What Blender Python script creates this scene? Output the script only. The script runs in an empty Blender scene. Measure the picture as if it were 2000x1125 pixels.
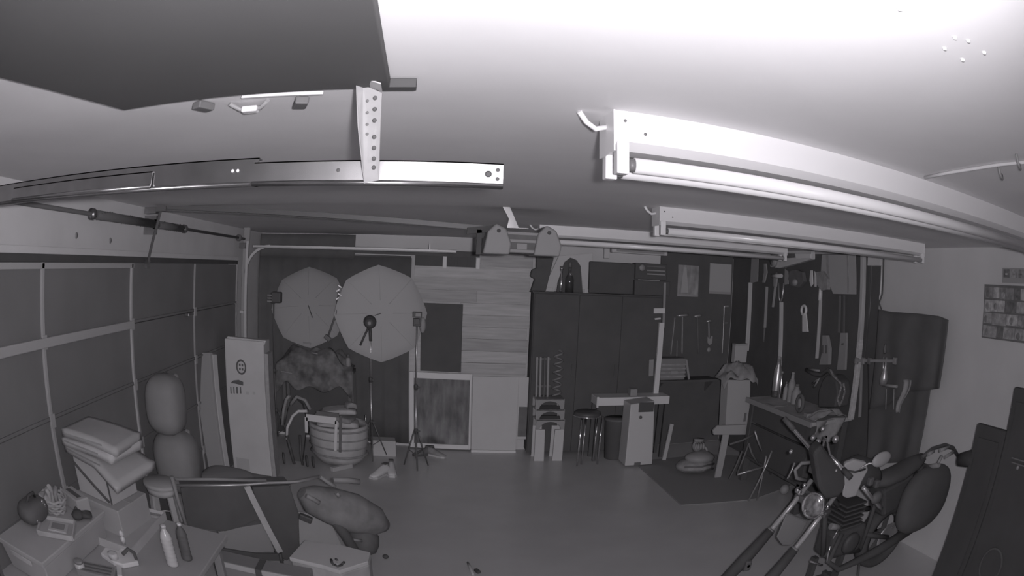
import bpy, bmesh, math, random
import numpy as np
from mathutils import Vector, Matrix

random.seed(7)
PI = math.pi
scene = bpy.context.scene
COL = scene.collection

# ------------------------------------------------------------------ camera
H = 2.21            # height of the lens above the floor; the ceiling is at 2.60
YAW, PIT, ROL, K1, K3 = 0.1229, -0.0228, -0.0414, 0.7385, 0.1897


def _rot():
    c, s = math.cos(ROL), math.sin(ROL)
    A = np.array([[c, 0, -s], [0, 1, 0], [s, 0, c]])
    c, s = math.cos(PIT), math.sin(PIT)
    B = np.array([[1, 0, 0], [0, c, s], [0, -s, c]])
    c, s = math.cos(YAW), math.sin(YAW)
    D = np.array([[c, -s, 0], [s, c, 0], [0, 0, 1]])
    return A @ B @ D


ROT = _rot()
cam_data = bpy.data.cameras.new('camera')
cam_data.type = 'PANO'
cam_data.sensor_fit = 'HORIZONTAL'
cam_data.sensor_width = 36.0
cy = cam_data.cycles if hasattr(cam_data, 'cycles') and hasattr(cam_data.cycles, 'panorama_type') else cam_data
cy.panorama_type = 'FISHEYE_LENS_POLYNOMIAL'
cy.fisheye_fov = math.radians(180)
cy.fisheye_polynomial_k0 = 0.0
cy.fisheye_polynomial_k1 = -K1 / 18.0
cy.fisheye_polynomial_k2 = 0.0
cy.fisheye_polynomial_k3 = -K3 / 18.0 ** 3
cy.fisheye_polynomial_k4 = 0.0
cam_data.clip_start = 0.01
cam = bpy.data.objects.new('camera', cam_data)
COL.objects.link(cam)
right, fwd, up = ROT[0], ROT[1], ROT[2]
cam.matrix_world = Matrix(((right[0], up[0], -fwd[0], 0), (right[1], up[1], -fwd[1], 0),
                           (right[2], up[2], -fwd[2], H), (0, 0, 0, 1)))
scene.camera = cam

# ------------------------------------------------------------------ light: the night-vision camera's own infrared lamps, room otherwise dark
world = bpy.data.worlds.new('night')
scene.world = world
world.use_nodes = True
world.node_tree.nodes['Background'].inputs[0].default_value = (0.03, 0.029, 0.031, 1)
world.node_tree.nodes['Background'].inputs[1].default_value = 1.0
TINT = (1.02, 0.985, 1.035)


def ir_lamp(name, loc, energy, kind, radius, aim=None, cone=150.0):
    l = bpy.data.lights.new(name, kind)
    l.color = TINT
    l.energy = energy
    l.shadow_soft_size = radius
    o = bpy.data.objects.new(name, l)
    o.location = loc
    if kind == 'POINT':               # constant fall-off added to mimic the camera's tone compression, evening near and far
        l.use_nodes = True
        nt = l.node_tree
        em = nt.nodes['Emission']
        fo = nt.nodes.new('ShaderNodeLightFalloff')
        fo.inputs['Strength'].default_value = 1.0
        nt.links.new(fo.outputs['Constant'], em.inputs['Strength'])
    else:
        l.spot_size = math.radians(cone)
        l.spot_blend = 1.0
        o.rotation_euler = Vector(aim).to_track_quat('-Z', 'Y').to_euler()
    COL.objects.link(o)
    return o


ir_lamp('infrared_flood', (0.05, -0.03, H + 0.02), 8.7, 'POINT', 0.02)
ir_lamp('infrared_spot', (0.07, -0.02, H + 0.02), 140.0, 'SPOT', 0.02, (-0.06, 0.78, 0.63), 150.0)

vs = scene.view_settings
vs.view_transform = 'Standard'
vs.look = 'None'
vs.exposure = 0.0
vs.gamma = 1.0
vs.use_curve_mapping = False
scene.cycles.max_bounces = 8
scene.cycles.diffuse_bounces = 6


# ------------------------------------------------------------------ where a line of sight meets a plane of the room
def ray(px, py):
    u, v = (px - 1000) / 1000, -(py - 562.5) / 1000
    r = math.hypot(u, v) + 1e-9
    th = K1 * r + K3 * r ** 3
    d = np.array([math.sin(th) * u / r, math.cos(th), math.sin(th) * v / r]) @ ROT
    return d


def atx(px, py, X):
    d = ray(px, py); t = X / d[0]
    return Vector((X, d[1] * t, H + d[2] * t))


def aty(px, py, Y):
    d = ray(px, py); t = Y / d[1]
    return Vector((d[0] * t, Y, H + d[2] * t))


def atz(px, py, Z):
    d = ray(px, py); t = (Z - H) / d[2]
    return Vector((d[0] * t, d[1] * t, Z))


# ------------------------------------------------------------------ materials
MATS = {}


def mat(name, v, rough=0.7, metal=0.0, noise=0.0, nscale=6.0, stretch=(1, 1, 1), bump=0.0, spec=None, trans=0.0):
    if name in MATS:
        return MATS[name]
    m = bpy.data.materials.new(name)
    m.use_nodes = True
    nt = m.node_tree
    b = nt.nodes['Principled BSDF']
    b.inputs['Base Color'].default_value = (v, v * 0.99, v, 1)
    b.inputs['Roughness'].default_value = rough
    b.inputs['Metallic'].default_value = metal
    if spec is not None:
        b.inputs['Specular IOR Level'].default_value = spec
    if trans:
        b.inputs['Transmission Weight'].default_value = trans
    if noise > 0 or bump > 0:
        tc = nt.nodes.new('ShaderNodeTexCoord')
        mp = nt.nodes.new('ShaderNodeMapping')
        mp.inputs['Scale'].default_value = stretch
        nz = nt.nodes.new('ShaderNodeTexNoise')
        nz.inputs['Scale'].default_value = nscale
        nz.inputs['Detail'].default_value = 5
        nt.links.new(tc.outputs['Object'], mp.inputs['Vector'])
        nt.links.new(mp.outputs['Vector'], nz.inputs['Vector'])
        if noise > 0:
            cr = nt.nodes.new('ShaderNodeValToRGB')
            lo, hi = max(0.0, v * (1 - noise)), min(1.0, v * (1 + noise))
            cr.color_ramp.elements[0].position = 0.3
            cr.color_ramp.elements[0].color = (lo, lo * 0.99, lo, 1)
            cr.color_ramp.elements[1].position = 0.7
            cr.color_ramp.elements[1].color = (hi, hi * 0.99, hi, 1)
            nt.links.new(nz.outputs['Fac'], cr.inputs['Fac'])
            nt.links.new(cr.outputs['Color'], b.inputs['Base Color'])
        if bump > 0:
            bp = nt.nodes.new('ShaderNodeBump')
            bp.inputs['Strength'].default_value = bump
            bp.inputs['Distance'].default_value = 0.01
            nt.links.new(nz.outputs['Fac'], bp.inputs['Height'])
            nt.links.new(bp.outputs['Normal'], b.inputs['Normal'])
    MATS[name] = m
    return m


M_ceil = mat('ceiling_paint', 0.73, 0.8, noise=0.03, nscale=3)
M_wall = mat('wall_paint', 0.50, 0.8, noise=0.04, nscale=2.5)
M_floor = mat('floor_epoxy', 0.50, 0.32, noise=0.06, nscale=2, bump=0.02)
M_header = mat('header_paint', 0.62, 0.7, noise=0.05, nscale=3)
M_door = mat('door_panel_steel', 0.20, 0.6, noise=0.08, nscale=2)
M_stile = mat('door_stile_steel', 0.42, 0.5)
M_black = mat('black_cloth', 0.105, 0.9, noise=0.1, nscale=5)
M_blackpaint = mat('black_paint', 0.1, 0.75, noise=0.08, nscale=4, spec=0.2)
M_screen = mat('screen_black', 0.07, 0.8, noise=0.08, nscale=4, spec=0.2)
M_rubber = mat('black_rubber', 0.10, 0.8, spec=0.2)
M_blackplastic = mat('black_plastic', 0.09, 0.5, spec=0.3)
M_darkgrey = mat('dark_grey', 0.14, 0.7, noise=0.15, nscale=8)
M_darkmetal = mat('dark_steel', 0.13, 0.45, spec=0.4)
M_grey = mat('mid_grey', 0.28, 0.6)
M_greycloth = mat('grey_cloth', 0.27, 0.9, noise=0.2, nscale=12, bump=0.4)
M_palecloth = mat('pale_cloth', 0.45, 0.9, noise=0.12, nscale=9, bump=0.3)
M_white = mat('white_paint', 0.62, 0.55)
M_whiteplastic = mat('white_plastic', 0.50, 0.45)
M_tube = mat('white_tube', 0.74, 0.25)
M_enamel = mat('white_enamel', 0.70, 0.4)
M_galv = mat('galvanised_steel', 0.36, 0.27, metal=0.95, noise=0.10, nscale=14)
M_chrome = mat('chrome', 0.85, 0.12, metal=1.0)
M_track = mat('track_zinc', 0.46, 0.5, metal=0.2)
M_strap = mat('strap_zinc', 0.40, 0.5, metal=0.1, noise=0.08, nscale=20)
M_steel = mat('steel', 0.5, 0.35, metal=0.7)
M_card = mat('cardboard', 0.43, 0.85, noise=0.06, nscale=4)
M_card2 = mat('pale_cardboard', 0.52, 0.85, noise=0.05, nscale=4)
M_cardside = mat('cardboard_edge', 0.34, 0.9, noise=0.1, nscale=20)
M_ink = mat('dark_ink', 0.12, 0.8)
M_wood = mat('pale_wood', 0.47, 0.75, noise=0.12, nscale=3, stretch=(1, 12, 12), bump=0.1)
M_woodpost = mat('pale_post_wood', 0.42, 0.75, noise=0.12, nscale=3, stretch=(10, 10, 1))
M_mat = mat('mat_rubber', 0.27, 0.8, spec=0.2)
M_plyw = mat('dark_plywood', 0.07, 0.8, noise=0.05, nscale=3)
M_planks = [mat('plank_wood_%s' % n, v, 0.75, noise=0.14, nscale=2.2, stretch=(1.2, 10, 14), bump=0.12)
            for n, v in (('a', 0.40), ('b', 0.45), ('c', 0.36), ('d', 0.42))]
M_umb = mat('white_umbrella_cloth', 0.42, 0.85)
M_umb2 = mat('grey_umbrella_cloth', 0.33, 0.85)
M_paper = mat('white_paper', 0.36, 0.8)
M_glass = mat('clear_plastic', 0.6, 0.15, spec=0.5)
M_bench = mat('bench_top_wood', 0.40, 0.7, noise=0.15, nscale=5)
M_table = mat('table_top', 0.38, 0.7, noise=0.04, nscale=3)

# ------------------------------------------------------------------ mesh builder
class MB:
    def __init__(self):
        self.v, self.f, self.s = [], [], []

    def _add(self, vs_, fs, smooth=False):
        n = len(self.v)
        self.v += [Vector(p) for p in vs_]
        self.f += [tuple(n + i for i in q) for q in fs]
        self.s += [smooth] * len(fs)
        return self

    def box(self, x0, x1, y0, y1, z0, z1):
        p = [(x, y, z) for z in (z0, z1) for y in (y0, y1) for x in (x0, x1)]
        return self._add(p, [(0, 2, 3, 1), (4, 5, 7, 6), (0, 1, 5, 4), (2, 6, 7, 3), (0, 4, 6, 2), (1, 3, 7, 5)])

    def obox(self, c, size, rz=0.0, rx=0.0, ry=0.0):
        R = Matrix.Rotation(rz, 3, 'Z') @ Matrix.Rotation(ry, 3, 'Y') @ Matrix.Rotation(rx, 3, 'X')
        sx, sy, sz = size[0] / 2, size[1] / 2, size[2] / 2
        p = [Vector(c) + R @ Vector((x, y, z)) for z in (-sz, sz) for y in (-sy, sy) for x in (-sx, sx)]
        return self._add(p, [(0, 2, 3, 1), (4, 5, 7, 6), (0, 1, 5, 4), (2, 6, 7, 3), (0, 4, 6, 2), (1, 3, 7, 5)])

    def prism(self, poly, off):
        n = len(poly)
        off = Vector(off)
        a = [Vector(p) for p in poly]
        b = [p + off for p in a]
        return self._add(a + b, [tuple(range(n))[::-1], tuple(range(n, 2 * n))] +
                         [(i, (i + 1) % n, n + (i + 1) % n, n + i) for i in range(n)])

    def beam(self, p0, p1, w, h, upv=(0, 0, 1)):
        p0, p1 = Vector(p0), Vector(p1)
        d = (p1 - p0).normalized()
        s = d.cross(Vector(upv))
        if s.length < 1e-4:
            s = d.cross(Vector((0, 1, 0)))
        s.normalize()
        u = s.cross(d)
        q = [p0 + s * (w / 2 * a) + u * (h / 2 * b) for a, b in ((-1, -1), (1, -1), (1, 1), (-1, 1))]
        return self.prism(q, p1 - p0)

    def tube(self, pts, r, n=8, closed=False):
        pts = [Vector(p) for p in pts]
        m = len(pts)
        rs = r if isinstance(r, (list, tuple)) else [r] * m
        vs_, fs = [], []
        ref = None
        for i, p in enumerate(pts):
            if closed:
                d = (pts[(i + 1) % m] - pts[i - 1])
            else:
                d = pts[min(i + 1, m - 1)] - pts[max(i - 1, 0)]
            d.normalize()
            if ref is None:
                ref = d.orthogonal().normalized()
            ref = (ref - d * ref.dot(d))
            if ref.length < 1e-5:
                ref = d.orthogonal()
            ref.normalize()
            w = d.cross(ref)
            for k in range(n):
                a = 2 * PI * k / n
                vs_.append(p + (ref * math.cos(a) + w * math.sin(a)) * rs[i])
        last = m if closed else m - 1
        for i in range(last):
            j = (i + 1) % m
            for k in range(n):
                k2 = (k + 1) % n
                fs.append((i * n + k, i * n + k2, j * n + k2, j * n + k))
        self._add(vs_, fs, True)
        if not closed:
            o = len(self.v) - m * n
            self.f += [tuple(o + k for k in range(n))[::-1], tuple(o + (m - 1) * n + k for k in range(n))]
            self.s += [False, False]
        return self

    def cyl(self, p0, p1, r0, r1=None, n=16):
        return self.tube([p0, p1], [r0, r0 if r1 is None else r1], n)

    def lathe(self, c, prof, n=20, axis=(0, 0, 1)):
        """prof: (radius, height along axis) from one end to the other."""
        ax = Vector(axis).normalized()
        e1 = ax.orthogonal().normalized()
        e2 = ax.cross(e1)
        vs_, fs = [], []
        for r, h in prof:
            for k in range(n):
                a = 2 * PI * k / n
                vs_.append(Vector(c) + ax * h + (e1 * math.cos(a) + e2 * math.sin(a)) * max(r, 1e-4))
        for i in range(len(prof) - 1):
            for k in range(n):
                k2 = (k + 1) % n
                fs.append((i * n + k, i * n + k2, (i + 1) * n + k2, (i + 1) * n + k))
        fs.append(tuple(range(n))[::-1])
        o = (len(prof) - 1) * n
        fs.append(tuple(o + k for k in range(n)))
        return self._add(vs_, fs, True)

    def ball(self, c, r, n=12, m=8, wob=0.0, pw=1.0):
        r = r if isinstance(r, (list, tuple)) else (r, r, r)
        vs_, fs = [], []
        sg = lambda t: math.copysign(abs(t) ** pw, t)
        for i in range(m + 1):
            th = PI * i / m
            for k in range(n):
                a = 2 * PI * k / n
                q = 1 + (random.uniform(-wob, wob) if 0 < i < m else 0)
                vs_.append(Vector(c) + Vector((r[0] * sg(math.sin(th)) * sg(math.cos(a)), r[1] * sg(math.sin(th)) * sg(math.sin(a)), r[2] * sg(math.cos(th)))) * q)
        for i in range(m):
            for k in range(n):
                k2 = (k + 1) % n
                fs.append((i * n + k, (i + 1) * n + k, (i + 1) * n + k2, i * n + k2))
        return self._add(vs_, fs, True)

    def sheet(self, fn, nu, nv, off=(0, 0, -0.005), smooth=True):
        """fn(u, v) -> point; a skin of nu x nv cells with real thickness."""
        off = Vector(off)
        top = [Vector(fn(i / nu, j / nv)) for j in range(nv + 1) for i in range(nu + 1)]
        N = len(top)
        w = nu + 1
        vs_ = top + [p + off for p in top]
        fs = []
        for j in range(nv):
            for i in range(nu):
                a = j * w + i
                fs.append((a, a + 1, a + w + 1, a + w))
                fs.append((N + a, N + a + w, N + a + w + 1, N + a + 1))
        edge = [i for i in range(w)] + [j * w + nu for j in range(1, nv + 1)] + \
               [nv * w + i for i in range(nu - 1, -1, -1)] + [j * w for j in range(nv - 1, 0, -1)]
        for a, b in zip(edge, edge[1:] + edge[:1]):
            fs.append((b, a, N + a, N + b))
        return self._add(vs_, fs, smooth)

    def build(self, name, material, parent=None, loc=None, bevel=0.0, seg=2):
        me = bpy.data.meshes.new(name)
        org = Vector((0, 0, 0))
        if parent is not None:
            p = parent
            while p is not None:
                org += p.location
                p = p.parent
        elif loc is not None:
            org = Vector(loc)
        me.from_pydata([tuple(p - org) for p in self.v], [], self.f)
        me.polygons.foreach_set('use_smooth', self.s)
        bm = bmesh.new()
        bm.from_mesh(me)
        bmesh.ops.recalc_face_normals(bm, faces=bm.faces)
        if bevel > 0:
            es = [e for e in bm.edges if len(e.link_faces) == 2 and e.calc_face_angle(0) > 0.6]
            bmesh.ops.bevel(bm, geom=es, offset=bevel, segments=seg, affect='EDGES', profile=0.5)
        bm.to_mesh(me)
        bm.free()
        me.materials.append(material)
        o = bpy.data.objects.new(name, me)
        COL.objects.link(o)
        if parent is not None:
            o.parent = parent
        elif loc is not None:
            o.location = org
        return o


def tag(o, label=None, cat=None, group=None, kind=None):
    if label: o['label'] = label
    if cat: o['category'] = cat
    if group: o['group'] = group
    if kind: o['kind'] = kind
    return o


def thing(name, label, cat, loc, group=None):
    o = bpy.data.objects.new(name, None)
    o.empty_display_size = 0.05
    o.location = loc
    COL.objects.link(o)
    return tag(o, label, cat, group)


def copy_tree(o, parent=None):
    c = o.copy()
    COL.objects.link(c)
    if parent is not None:
        c.parent = parent
    for ch in list(o.children):
        copy_tree(ch, c)
    return c


def struct(o):
    return tag(o, kind='structure')


def lerp(a, b, t):
    return a + (b - a) * t


def arc(c, r, a0, a1, n, e1, e2):
    c, e1, e2 = Vector(c), Vector(e1), Vector(e2)
    return [c + e1 * (r * math.cos(lerp(a0, a1, i / n))) + e2 * (r * math.sin(lerp(a0, a1, i / n))) for i in range(n + 1)]


# ================================================================== the room
XL, XR, YB, ZC, YF = -2.22, 4.02, 8.2, 2.6, -0.45
struct(MB().box(XL - 0.1, XR + 0.1, YF - 0.1, YB + 0.1, -0.12, 0.0).build('floor', M_floor))
ceil = struct(MB().box(XL - 0.1, XR + 0.1, YF - 0.1, YB + 0.1, ZC, ZC + 0.12).build('ceiling', M_ceil))
struct(MB().box(XL, XR, YB, YB + 0.1, 0, ZC).build('wall_back', M_wall))
struct(MB().box(XR, XR + 0.1, YF - 0.1, YB + 0.1, 0, ZC).build('wall_right', M_wall))
struct(MB().box(XL, XR, YF - 0.1, YF, 0, ZC).build('wall_front', M_wall))
DY0, DY1, DZ = 1.15, 7.0, 2.235            # garage door opening in the left wall
wl = MB()
wl.box(XL - 0.1, XL, YF - 0.1, DY0, 0, ZC)
wl.box(XL - 0.1, XL, DY1, YB + 0.1, 0, ZC)
wl.box(XL - 0.1, XL, DY0, DY1, DZ, ZC)
struct(wl.build('wall_left', M_header))
struct(MB().box(XL, XL + 0.05, DY0 - 0.05, DY1 + 0.02, 2.235, 2.275).build('trim_1', M_header, bevel=0.004))
struct(MB().box(XL, XL + 0.025, DY0 - 0.02, DY1 + 0.02, 2.195, 2.235).build('trim_2', M_blackpaint))

# garage door: five horizontal sections, each a run of recessed panels between stiles
door = struct(thing('door_1', None, None, (XL + 0.06, 4.0, 0)))
xs = XL + 0.03
secs = [0.02, 0.46, 0.895, 1.33, 1.765, 2.195]
stiles = [1.2, 2.58, 3.95, 5.45, 6.95]
for i in range(5):
    z0, z1 = secs[i] + 0.004, secs[i + 1] - 0.004
    for a, b in zip(stiles, stiles[1:]):
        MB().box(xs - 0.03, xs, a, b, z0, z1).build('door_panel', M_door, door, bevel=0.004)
    for k, y in enumerate(stiles):
        w = 0.034 if k in (0, 1) else (0.03 if k == 2 else 0.02)
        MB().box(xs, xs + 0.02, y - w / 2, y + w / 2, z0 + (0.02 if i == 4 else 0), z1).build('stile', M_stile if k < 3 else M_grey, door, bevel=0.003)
    MB().box(xs, xs + 0.012, stiles[0], stiles[-1], z0, z0 + 0.018).build('section_rail', M_door, door)
MB().box(xs, xs + 0.035, 1.2, 3.97, 1.735, 1.79).build('strut', M_stile, door, bevel=0.006)
MB().box(xs, xs + 0.02, 1.2, 3.98, 2.155, 2.19).build('top_rail', M_stile, door, bevel=0.004)
for y in (2.58, 3.95, 5.45):
    for z in secs[1:5]:
        MB().box(xs + 0.02, xs + 0.028, y - 0.03, y + 0.03, z - 0.04, z + 0.04).build('hinge', M_stile, door, bevel=0.003)
p = atx(372, 614, XL + 0.08)
MB().box(p.x - 0.04, p.x + 0.01, p.y - 0.07, p.y + 0.07, p.z - 0.012, p.z + 0.012).build('lock_bar', M_galv, door, bevel=0.003)

# small marks fixed to the ceiling and header
for px, py in ((1757, 17), (1865, 73), (1891, 79), (1845, 94), (1922, 102), (1880, 116)):
    q = atz(px, py, ZC)
    MB().lathe((q.x, q.y, ZC - 0.004), [(0.004, 0), (0.006, 0.004)], 8).build('screw_head', M_tube, ceil)
hd = [o for o in COL.objects if o.name == 'wall_left'][0]
for px, py in ((149, 460), (215, 470)):
    q = atx(px, py, XL)
    MB().lathe((XL, q.y, q.z), [(0.022, -0.004), (0.018, 0.006)], 12, axis=(1, 0, 0)).build('hole_plug', M_grey, hd)

# ================================================================== overhead door hardware
TY = 1.45
tr = thing('door_track', 'galvanised overhead door track nearest the lens, hung by a perforated strap', 'door track', (0.15, TY, 2.41))


def track_run(x0, x1, y, z0, z1, sgn):
    m = MB()
    m.box(x0, x1, y, y + 0.003, z0, z1)
    m.box(x0, x1, min(y, y + sgn * 0.03), max(y, y + sgn * 0.03), z1 - 0.003, z1)
    m.tube([(x0, y - 0.002, z0), (x1, y - 0.002, z0)], 0.006, 8)
    m.box(x0, x1, min(y, y + sgn * 0.028), max(y, y + sgn * 0.028), z0 - 0.004, z0)
    m.box(x0, x1, y + sgn * 0.028 - 0.0015, y + sgn * 0.028 + 0.0015, z0, z0 + 0.015)
    return m


track_run(-0.43, 0.15, TY, 2.392, 2.443, 1).build('horizontal_track', M_galv, tr)
track_run(-1.72, -0.42, TY + 0.004, 2.392, 2.455, 1).build('rear_track', M_galv, tr)
track_run(-1.45, -0.75, TY - 0.006, 2.397, 2.437, 1).build('stiffener', M_galv, tr)
cv = arc((-1.72, TY + 0.015, 2.07), 0.35, PI / 2, PI, 10, (1, 0, 0), (0, 0, 1))
m = MB()
for a, b in zip(cv, cv[1:]):
    m.beam(a, b, 0.03, 0.05, (0, 1, 0))
m.build('curved_track', M_galv, tr)
MB().box(-2.09, -2.04, TY, TY + 0.03, 0.05, 2.08).build('vertical_track', M_galv, tr)
for x, z in ((0.118, 2.418), (0.138, 2.408), (0.138, 2.428), (-0.215, 2.42), (-0.49, 2.425), (-0.475, 2.425)):
    MB().lathe((x, TY, z), [(0.0075 if x == 0.118 else 0.0045, -0.0015), (0.004, -0.002)], 10, axis=(0, 1, 0)).build('bolt_hole', M_blackpaint if x > -0.4 else M_tube, tr)
# perforated angle strap
st = thing('strap_hanger', 'perforated steel angle strap running from the dark hatch panel down to the near door track', 'bracket', (-0.14, 1.36, 2.57))
tl, tr_, bl, br = aty(709, 166, 1.285), aty(746, 182, 1.29), aty(711, 358, 1.438), aty(740, 352, 1.438)
nrm = (tr_ - tl).cross(bl - tl).normalized() * 0.003
MB().prism([bl, br, tr_, tl], nrm).build('strap_web', M_strap, st)
MB().prism([bl, tl, aty(695, 155, 1.26), lerp(aty(695, 155, 1.26), bl, 0.45) + Vector((-0.002, -0.01, 0))], (0.002, 0.002, 0)).build('strap_flange', M_strap, st)
MB().prism([tl + Vector((-0.005, 0, 0.003)), tr_ + Vector((0, 0, 0.003)), tr_ + Vector((0, -0.05, 0.006)), tl + Vector((-0.012, -0.05, 0.006))], (0, 0, 0.003)).build('panel_foot', M_strap, st)
fw = Vector((0, -1, -0.4)).normalized()
for f in (0.08, 0.2, 0.32, 0.5, 0.62, 0.74, 0.84):
    p = lerp(lerp(tl, bl, f), lerp(tr_, br, f), 0.66)
    MB().lathe(p + fw * 0.002, [(0.005, 0), (0.004, 0.002)], 10, axis=tuple(fw)).build('bolt_hole', M_blackpaint, st)
for f in (0.14, 0.26, 0.38, 0.48):
    p = lerp(lerp(tl, bl, f), lerp(tr_, br, f), 0.25)
    MB().lathe(p + fw * 0.002, [(0.0035, 0), (0.003, 0.002)], 8, axis=tuple(fw)).build('bolt_hole', M_darkgrey, st)

# far track
FY = 7.0
ft = thing('door_track', 'pale far door track running in front of the black curtain, ending beside the planks', 'door track', (-1.9, FY, 2.39))
m = track_run(-2.0, 0.28, FY, 2.382, 2.412, 1)
m.build('horizontal_track', M_track, ft)
MB().box(-0.0, 0.012, FY - 0.004, FY + 0.004, 2.41, 2.46).build('hook', M_track, ft)
cv = arc((-1.78, FY + 0.015, 2.1), 0.3, PI / 2, PI, 8, (1, 0, 0), (0, 0, 1))
m = MB()
for a, b in zip(cv, cv[1:]):
    m.beam(a, b, 0.03, 0.04, (0, 1, 0))
m.build('curved_track', M_track, ft)
MB().box(-2.13, -2.05, FY - 0.005, FY + 0.02, 0.05, 2.6).build('vertical_angle', M_grey, ft, bevel=0.003)
MB().box(-2.08, -2.05, FY - 0.03, FY - 0.005, 0.05, 2.45).build('vertical_track', M_track, ft)
MB().box(-2.13, -2.08, FY - 0.06, FY - 0.005, 1.66, 1.69).build('jamb_bracket', M_track, ft)
MB().box(-2.16, -2.08, FY - 0.08, FY - 0.02, 2.37, 2.43).build('bearing_plate', M_darkmetal, ft, bevel=0.004)

# torsion shaft over the door
ts = thing('torsion_spring', 'dark torsion spring shaft over the big door along the pale header board', 'torsion spring', (-2.1, 4.0, 2.47))
MB().tube([(-2.1, 1.3, 2.475), (-2.1, 6.95, 2.475)], 0.013, 10).build('shaft', M_darkmetal, ts)
for a, b in ((3.15, 4.18), (4.28, 4.85)):
    n = 60
    pts = [Vector((-2.1 + 0.03 * math.cos(i * 2.2), lerp(a, b, i / n), 2.475 + 0.03 * math.sin(i * 2.2))) for i in range(n + 1)]
    MB().cyl((-2.1, a, 2.475), (-2.1, b, 2.475), 0.03, n=14).build('spring', M_darkmetal, ts)
    MB().tube(pts, 0.005, 5).build('spring_coil', M_darkmetal, ts)
for y in (3.1, 4.23, 4.9, 6.7):
    MB().lathe((-2.1, y - 0.02, 2.475), [(0.036, 0), (0.036, 0.04)], 14, axis=(0, 1, 0)).build('winding_cone', M_galv if y != 6.7 else M_darkmetal, ts)
MB().box(-2.215, -2.09, 4.21, 4.25, 2.40, 2.54).build('centre_bracket', M_galv, ts)

# opener: rail, motor head and arm
OY = 4.2
op = thing('door_opener', 'grey garage door opener with its motor head hanging ahead of the plank wall', 'door opener', (0.53, OY, 2.42))
a, b = aty(250, 404, OY), aty(940, 446, OY)
a.x = -2.1
MB().beam((a.x, OY, a.z - 0.01), (b.x + 0.02, OY, b.z), 0.03, 0.03).build('rail', M_darkmetal, op)
MB().beam((a.x, OY + 0.01, a.z - 0.04), (b.x, OY + 0.01, b.z - 0.012), 0.006, 0.008).build('belt', M_blackpaint, op)
MB().box(-2.2, -2.08, OY - 0.035, OY + 0.035, a.z - 0.06, a.z + 0.03).build('header_bracket', M_galv, op)
e0 = atx(315, 408, -1.95); e1 = atx(288, 516, -2.14)
MB().beam(e0, e1, 0.02, 0.014).build('door_arm', M_darkmetal, op)
MB().obox(e0, (0.1, 0.03, 0.035)).build('trolley', M_darkmetal, op)
MB().obox((e1.x, e1.y, e1.z), (0.03, 0.06, 0.06)).build('door_bracket', M_galv, op)
c0, c1 = aty(968, 470, OY), aty(1064, 474, OY)
for c in (c0, c1):
    pr = [(c.x - 0.085, OY - 0.12, c.z - 0.085), (c.x + 0.075, OY - 0.12, c.z - 0.085), (c.x + 0.085, OY - 0.12, c.z - 0.02), (c.x + 0.05, OY - 0.12, c.z + 0.07), (c.x - 0.01, OY - 0.12, c.z + 0.10), (c.x - 0.06, OY - 0.12, c.z + 0.05)]
    MB().prism(pr, (0, 0.24, 0)).build('end_housing', M_grey, op, bevel=0.012, seg=3)
    MB().lathe((c.x + 0.005, OY - 0.122, c.z + 0.055), [(0.012, 0), (0.01, -0.004)], 10, axis=(0, 1, 0)).build('bolt', M_blackpaint, op)
MB().box(c0.x + 0.05, c1.x - 0.04, OY - 0.09, OY + 0.1, c0.z - 0.075, c0.z + 0.055).build('motor_body', M_darkgrey, op, bevel=0.01)
for dz in (-0.06, 0.0, 0.045):
    MB().box(c0.x + 0.05, c1.x - 0.05, OY - 0.1, OY - 0.085, c0.z + dz - 0.008, c0.z + dz + 0.008).build('cooling_rib', M_grey, op)
MB().box(c0.x + 0.12, c0.x + 0.18, OY - 0.1, OY - 0.088, c0.z - 0.05, c0.z - 0.015).build('button_panel', M_grey, op)
MB().prism([(c0.x - 0.18, OY - 0.05, c0.z + 0.03), (c0.x - 0.18, OY - 0.05, c0.z + 0.07), (c0.x - 0.02, OY - 0.05, c0.z + 0.09), (c0.x - 0.02, OY - 0.05, c0.z + 0.05)], (0, 0.03, 0)).build('mount_strap', M_blackpaint, op)
MB().box(c0.x - 0.12, c0.x - 0.09, OY - 0.05, OY - 0.02, c0.z - 0.09, c0.z + 0.06).build('hanging_strap', M_blackpaint, op)
g0 = aty(990, 404, OY - 0.1); g1 = aty(1000, 444, OY - 0.1)
m = MB()
m.prism([(g0.x - 0.025, OY - 0.1, 2.6), (g0.x + 0.02, OY - 0.1, 2.6), (g1.x + 0.04, OY - 0.1, g1.z), (g1.x - 0.03, OY - 0.1, g1.z), (g1.x - 0.02, OY - 0.1, g1.z + 0.05)], (0, 0.004, 0))
m.box(g1.x - 0.03, g1.x + 0.1, OY - 0.1, OY - 0.06, g1.z - 0.004, g1.z)
m.build('ceiling_bracket', M_galv, op)

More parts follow.
